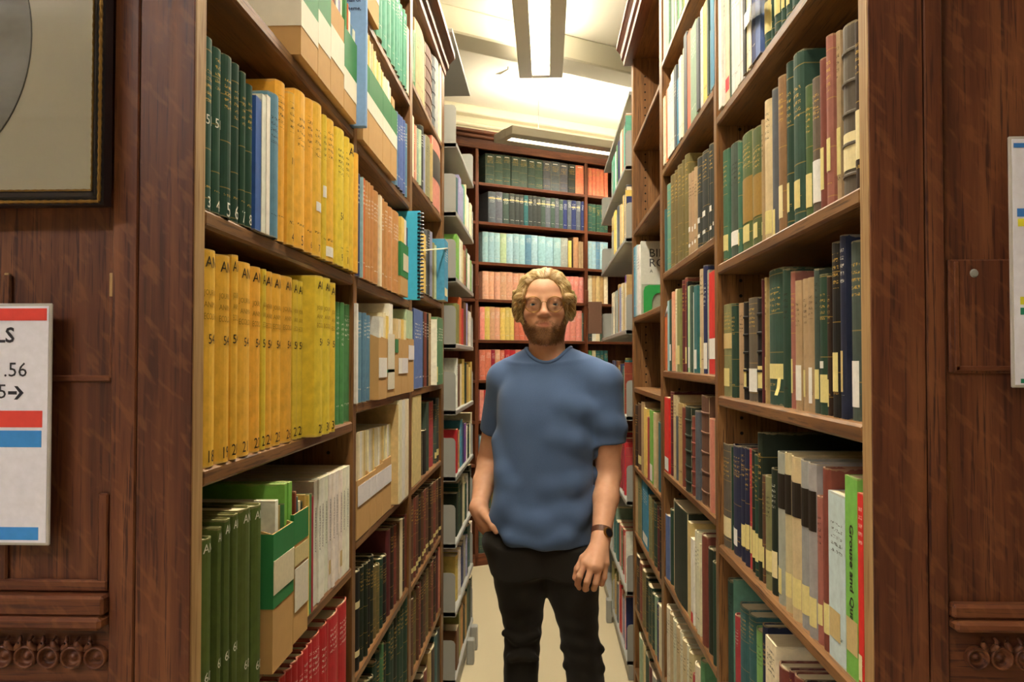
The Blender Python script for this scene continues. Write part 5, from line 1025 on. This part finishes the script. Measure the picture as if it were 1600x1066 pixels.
hair, HV = np_mesh('hair', *HR.mesh(), HAIRM, man, 3); hair['label'] = 'swept back wavy blond hair'
def tri(Fd, lo, h, p):
    g = np.clip((p - lo) / h, 0, np.array(Fd.shape) - 1.001); i = g.astype(int); f = g - i; r = 0
    for a in (0, 1):
        for b in (0, 1):
            for c in (0, 1): r = r + Fd[i[:, 0] + a, i[:, 1] + b, i[:, 2] + c] * (f[:, 0] if a else 1 - f[:, 0]) * (f[:, 1] if b else 1 - f[:, 1]) * (f[:, 2] if c else 1 - f[:, 2])
    return r
def grad(p):
    g = np.stack([tri(HR.F, HR.lo, HR.h, p + d_) - tri(HR.F, HR.lo, HR.h, p - d_) for d_ in np.eye(3) * 0.003], 1); return g / (np.linalg.norm(g, axis=1, keepdims=True) + 1e-9)
hl = HV - np.array(H0); cand = np.nonzero((hl[:, 1] < 0.05) & (hl[:, 2] > -0.045))[0]; p = HV[rng.choice(cand, 1700)].copy(); path = [p.copy()]; sd_ = rng.uniform(0, 6.28, len(p)); lift_ = rng.uniform(-0.0004, 0.0012, len(p))[:, None]
for s_ in range(13):
    l_ = p - np.array(H0); m_ = np.clip(np.abs(l_[:, 0]) / 0.055, 0, 1); sx_ = np.sign(l_[:, 0] - 0.012)
    v = np.stack([sx_ * (0.55 * m_ + 0.25) + 0.25 * np.sin(sd_ + s_ * 0.7), np.ones(len(p)) * 0.8, 0.55 * (1 - m_) - 0.85 * m_ + 0.15 * np.sin(sd_ * 1.7 + s_)], 1)
    g = grad(p); v -= g * np.sum(v * g, 1, keepdims=True); v /= np.linalg.norm(v, axis=1, keepdims=True) + 1e-9; p = p + v * 0.0058
    p = p - grad(p) * (tri(HR.F, HR.lo, HR.h, p)[:, None] - lift_); path.append(p.copy())
path = np.array(path); stv = []; stf = []; W_ = [0.15, 0.6, 0.9, 1, 1, 1, 1, 1, 1, 0.95, 0.9, 0.75, 0.5, 0.1]; sa_ = []
for k in range(path.shape[1]):
    q = path[:, k]; t = np.gradient(q, axis=0); n_ = grad(q); sd2 = np.cross(t, n_); sd2 /= np.linalg.norm(sd2, axis=1, keepdims=True) + 1e-9; b0 = len(stv); wk = rng.uniform(0.0005, 0.0011)
    sa_ += [rng.uniform(0.15, 1.0)] * 42
    for j in range(14): stv += [q[j] - sd2[j] * wk * W_[j], q[j] + n_[j] * 0.0007, q[j] + sd2[j] * wk * W_[j]]
    for j in range(13):
        for c in (0, 1): stf.append((b0 + 3 * j + c, b0 + 3 * j + c + 1, b0 + 3 * j + 4 + c, b0 + 3 * j + 3 + c))
hs_ = MB().raw(stv, stf).build('hair_strands', HAIRM, man, True, True); hs_['kind'] = 'stuff'; hs_.data.attributes.new('lock', 'FLOAT', 'POINT').data.foreach_set('value', np.array(sa_, np.float32))
# brows, eyes, glasses
WHT = plain('eye_white', 'd9d2c8', 0.25, 0, 0.5); IRIS = plain('iris_blue', '4a6a80', 0.2, 0, 0.6); GOLD = plain('gold_metal', '9c7434', 0.3, 0.85, 0.5)
for q in (-1, 1):
    ey = MB(); c = np.array(Hd(q * 0.0325, -0.0748, -0.001)); n = 14
    ey.lathe([(0.0120 * math.sin(a), 0.0120 * math.cos(a)) for a in np.linspace(0.02, math.pi - 0.02, 10)], c, 1, n, -1); e = ey.build('eyeball', WHT, man, True, True)
    MB().lathe([(0.0, 0.0126), (0.0022, 0.01255)], c, 1, 12, -1).build('pupil', BLACKF, e, True); MB().lathe([(0.0022, 0.01255), (0.0056, 0.0112)], c, 1, 14, -1).build('iris', IRIS, e, True)
    MB().tube([Hd(q * xx, yy, zz) for xx, yy, zz in ((0.013, -0.0895, 0.0155), (0.024, -0.0905, 0.0195), (0.036, -0.0865, 0.0205), (0.047, -0.0765, 0.0155))], [0.0022, 0.0034, 0.003, 0.0012], 6).build('eyebrow', BEARD, man, True, True)
gl = mesh_obj('eyeglasses', [], [], None, man); gl['label'] = 'thin gold round glasses'
gm = MB(); 
for q in (-1, 1):
    ring = [Hd(q * 0.0325 + 0.0248 * math.cos(a), -0.1005 + 0.25 * abs(0.0325 + q * 0.0248 * math.cos(a) * q) * 0.12, -0.002 + 0.0235 * math.sin(a)) for a in np.linspace(0, 2 * math.pi, 33)[:-1]]
    MB().tube(ring, 0.00115, 6, True).build('rim', GOLD, gl, True, True); MB().raw(ring, [tuple(range(32))]).build('lens', LENS, gl, True)
    MB().tube([Hd(q * 0.0575, -0.099, 0.003), Hd(q * 0.066, -0.094, 0.004), Hd(q * 0.076, -0.06, 0.003), Hd(q * 0.0785, 0.0, 0.002)], 0.0011, 6).build('temple', GOLD, gl, True, True)
MB().tube([Hd(-0.0085, -0.1005, 0.002), Hd(-0.004, -0.105, 0.0055), Hd(0.004, -0.105, 0.0055), Hd(0.0085, -0.1005, 0.002)], 0.0010, 6).build('bridge', GOLD, gl, True, True)
# ---- t-shirt
T = SDF((-0.28, 2.30, 0.80), (0.32, 2.80, 1.56), 0.0032)
def kz(py, L, R, ry, cy): a, b = P(L, py, cy), P(R, py, cy); return (a[2], (a[0] + b[0]) / 2, cy, (b[0] - a[0]) / 2, ry)
T.loft([kz(880, 765, 927, 0.125, 2.545), kz(858, 765, 927, 0.124, 2.545), kz(820, 764, 927, 0.120, 2.545), kz(760, 772, 927, 0.114, 2.55), kz(700, 777, 927, 0.114, 2.55), kz(650, 776, 932, 0.116, 2.555), kz(612, 778, 940, 0.105, 2.56), kz(588, 788, 936, 0.085, 2.57), kz(570, 806, 920, 0.07, 2.58)], 0.03, 0.0, 2.5)
T.cap(P(842, 568, 2.58), SHL + [0, 0, 0.012], 0.062, 0.052, 0.035); T.cap(P(872, 568, 2.575), SHR + [0, 0, 0.012], 0.062, 0.054, 0.035)
dL = (ELL - SHL) / np.linalg.norm(ELL - SHL); dR = (ELR - SHR) / np.linalg.norm(ELR - SHR)
eL, eR = SHL + dL * 0.235, SHR + dR * 0.225
T.cap(SHL, eL, 0.054, 0.048, 0.02); T.cap(SHR, eR + [0.002, 0, 0], 0.055, 0.0575, 0.018)
sl, X, Y, Z = T.sub((-9, -9, -9), (9, 9, 9))
# sleeve ends, hem and neck opening cut
def cutplane(p, n, mask): 
    d = (X - p[0]) * n[0] + (Y - p[1]) * n[1] + (Z - p[2]) * n[2]; T.F[:] = np.where(mask, smax(T.F, d.astype(np.float32), 0.003), T.F)
cutplane(SHL + dL * 0.178, dL, (X < P(779, 680, 2.6)[0] + 0.0 * Y) & (Z < 1.32) & (Z > 1.10) & (Y > 2.575)); cutplane(SHR + dR * 0.182, dR, (X > P(925.5, 700, 2.53)[0] + 0.0 * Y) & (Z < 1.32) & (Z > 1.10) & (Y > 0))
hem = np.interp(X, [P(760, 838, 2.45)[0], P(778, 838, 2.45)[0], P(800, 846, 2.43)[0], P(835, 856, 2.43)[0], P(880, 859, 2.43)[0], P(926, 857, 2.45)[0]], [P(760, 820, 2.45)[2], P(778, 832, 2.45)[2], P(800, 846, 2.43)[2], P(835, 855, 2.43)[2], P(880, 858, 2.43)[2], P(926, 856, 2.45)[2]])
T.F[:] = smax(T.F, (hem - Z + 0 * Y).astype(np.float32), 0.004)
NC = np.array(P(857, 545, 2.57)); NC[1] = 2.575
neckr = np.sqrt((X - NC[0]) ** 2 + ((Y - NC[1]) * 1.02) ** 2)
T.F[:] = smax(T.F, (0.0665 - np.sqrt(neckr ** 2 + np.minimum(Z - 1.40, 0) ** 2)).astype(np.float32), 0.003)
# folds
def fold(pts, r, d, k=0.03):
    """ridge following pixel points on the shirt front"""
    Q_ = []
    for px, py in pts:
        yy = 2.36
        while yy < 2.60:
            p = P(px, py, yy); i = ((p - T.lo) / T.h).astype(int)
            if (i >= 0).all() and (i < T.n).all() and T.F[tuple(i)] < 0: break
            yy += 0.004
        Q_.append(P(px, py, yy + d))
    for a, b in zip(Q_[:-1], Q_[1:]): T.cap(a, b, r, r, k)
for pts, r_, up_ in ((((930, 660), (905, 640), (878, 632)), 0.022, 0.004), (((925, 706), (898, 690), (866, 684)), 0.024, 0.0035), (((924, 742), (895, 756), (858, 762)), 0.026, 0.003), (((780, 690), (790, 740), (784, 800)), 0.02, 0.003), (((922, 775), (900, 806), (876, 836)), 0.022, 0.0035),
        (((772, 834), (800, 842), (850, 846), (885, 840)), 0.016, 0.003), (((778, 812), (792, 792), (800, 760)), 0.02, 0.003), (((935, 640), (950, 662), (970, 668)), 0.016, 0.003), (((880, 800), (845, 818), (810, 812)), 0.024, 0.0025)): fold(pts, r_, r_ - up_ * 0.45, 0.036)
shirt, SV = np_mesh('t_shirt', *T.mesh(), SHIRT, man, 3)
cr = []
for a in np.linspace(0, 2 * math.pi, 49)[:-1]:
    q = NC[:2] + 0.0705 * np.array([math.cos(a), math.sin(a)]); i, j = ((q - T.lo[:2]) / T.h).astype(int); colz = np.nonzero(T.F[i, j] < 0)[0]; cr.append([q[0], q[1], T.ax[2][colz.max()] if len(colz) else NC[2]])
cr = np.array(cr); zr = cr[:, 2].copy()
for _ in range(4): zr = (np.roll(zr, 1) + 2 * zr + np.roll(zr, -1)) / 4
cr[:, 2] = zr + 0.001
MB().tube(cr, 0.0062, 8, True).build('collar', SHIRT, shirt, True, True).location = (0, 0, 0)
# ---- trousers and shoes
R_ = SDF((-0.24, 2.36, 0.03), (0.24, 2.76, 1.02), 0.004)
R_.loft([kz(890, 771, 935, 0.106, 2.55), kz(870, 765, 934, 0.110, 2.55), kz(850, 761, 930, 0.112, 2.55), kz(800, 772, 922, 0.10, 2.555), kz(770, 776, 920, 0.10, 2.555)], 0.02, 0, 2.6)
R_.loft([kz(1290, 790, 842, 0.06, 2.60), kz(1180, 786, 842, 0.062, 2.60), kz(1066, 787, 840.5, 0.066, 2.595), kz(1010, 787, 843.5, 0.068, 2.585), kz(985, 790, 846, 0.07, 2.58), kz(960, 783, 849, 0.076, 2.575), kz(930, 776, 851, 0.094, 2.56), kz(905, 772, 853, 0.104, 2.552), kz(850, 764, 853, 0.108, 2.55)], 0.03, 0, 2.3)
R_.loft([kz(1290, 893, 946, 0.06, 2.55), kz(1180, 889, 946, 0.062, 2.55), kz(1066, 885.5, 945, 0.068, 2.545), kz(1020, 881, 940, 0.07, 2.545), kz(985, 874, 934.5, 0.074, 2.545), kz(960, 867, 935, 0.078, 2.545), kz(930, 856, 936, 0.094, 2.55), kz(905, 850, 935, 0.104, 2.55), kz(850, 848, 930, 0.108, 2.55)], 0.03, 0, 2.3)
sl, X, Y, Z = R_.sub((-9, -9, -9), (9, 9, 9))
cr_ = 0.0018 * np.sin(Z * 120 + 18 * np.abs(X - 0.02) + 9 * Y) * np.exp(-((Z - 0.62) / 0.10) ** 2) + 0.0018 * np.sin(Z * 70 - 40 * X) * np.exp(-((Z - 0.80) / 0.06) ** 2); R_.F += cr_.astype(np.float32)
for pts in (((788, 990), (810, 1000), (840, 992)), ((880, 1012), (905, 1022), (940, 1015)), ((795, 1030), (815, 1022), (838, 1030)), ((884, 1040), (910, 1035), (940, 1045)), ((890, 940), (905, 985), (915, 1010))):
    for a, b in zip(pts[:-1], pts[1:]): R_.cap(P(*a, 2.515), P(*b, 2.515), 0.010, 0.010, 0.02)
R_.ell(P(768, 846, 2.50), (0.026, 0.045, 0.034), 0.03)
tro, _ = np_mesh('trousers', *R_.mesh(), TROU, man, 2)
SHOE = plain('shoe_leather', '221a15', 0.45)
for cx_, cy_ in ((816, 2.60), (919, 2.55)):
    x0 = P(cx_, 1290, cy_)[0]; sh = SDF((x0 - 0.08, cy_ - 0.25, -0.02), (x0 + 0.08, cy_ + 0.14, 0.16), 0.005)
    sh.ell((x0, cy_ - 0.10, 0.030), (0.046, 0.11, 0.040), 0.03); sh.ell((x0, cy_ + 0.03, 0.045), (0.038, 0.075, 0.055), 0.03); sh.cap((x0, cy_ + 0.02, 0.06), (x0, cy_ + 0.01, 0.12), 0.045, 0.045, 0.03)
    sl, X, Y, Z = sh.sub((-9, -9, -9), (9, 9, 9)); sh.F[:] = smax(sh.F, (0.001 - Z + 0 * X + 0 * Y).astype(np.float32), 0.004); np_mesh('shoe', *sh.mesh(), SHOE, man, 1)
# ---- wristwatch
wa = WRR + (fm - WRR) * 0.13; d = (WRR - fm) / np.linalg.norm(WRR - fm); u1 = np.cross(d, [0, 1, 0]); u1 /= np.linalg.norm(u1); u2 = np.cross(d, u1)
wat = mesh_obj('wristwatch', [], [], None, man); wat['label'] = 'gold watch with dark dial on brown strap'
V = []; Fc = []; n = 28
for k in range(n):
    a = 2 * math.pi * k / n
    for rr_, hh in ((0.0292, -0.0085), (0.0305, -0.0085), (0.0305, 0.0085), (0.0292, 0.0085)): V.append(wa + (u1 * math.cos(a) + u2 * math.sin(a)) * rr_ + d * hh)
for k in range(n):
    for j in range(4): Fc.append((k * 4 + j, k * 4 + (j + 1) % 4, ((k + 1) % n) * 4 + (j + 1) % 4, ((k + 1) % n) * 4 + j))
MB().raw(V, Fc).build('strap', plain('brown_leather_strap', '5a3320', 0.5), wat, True)
to = P(950, 838, 2.39) - wa; to -= d * (to @ d); to[1] = -abs(to[1]) - 0.018; to /= np.linalg.norm(to); e1 = d; e2 = np.cross(to, d); cc = wa + to * 0.0300
def disc(r0, r1, h0, h1, nm, mat):
    V = []; m = 24
    for r_, h_ in ((0, h1), (r0, h1), (r1, h0)):
        for k in range(m): a = 2 * math.pi * k / m; V.append(cc + to * h_ + (e1 * math.cos(a) + e2 * math.sin(a)) * r_)
    MB().raw(V, [(i * m + k, i * m + (k + 1) % m, (i + 1) * m + (k + 1) % m, (i + 1) * m + k) for i in range(2) for k in range(m)]).build(nm, mat, wat, True)
disc(0.0155, 0.0165, -0.002, 0.006, 'watch_case', GOLD); disc(0.0128, 0.0129, 0.0061, 0.0066, 'dial', BLACKF)
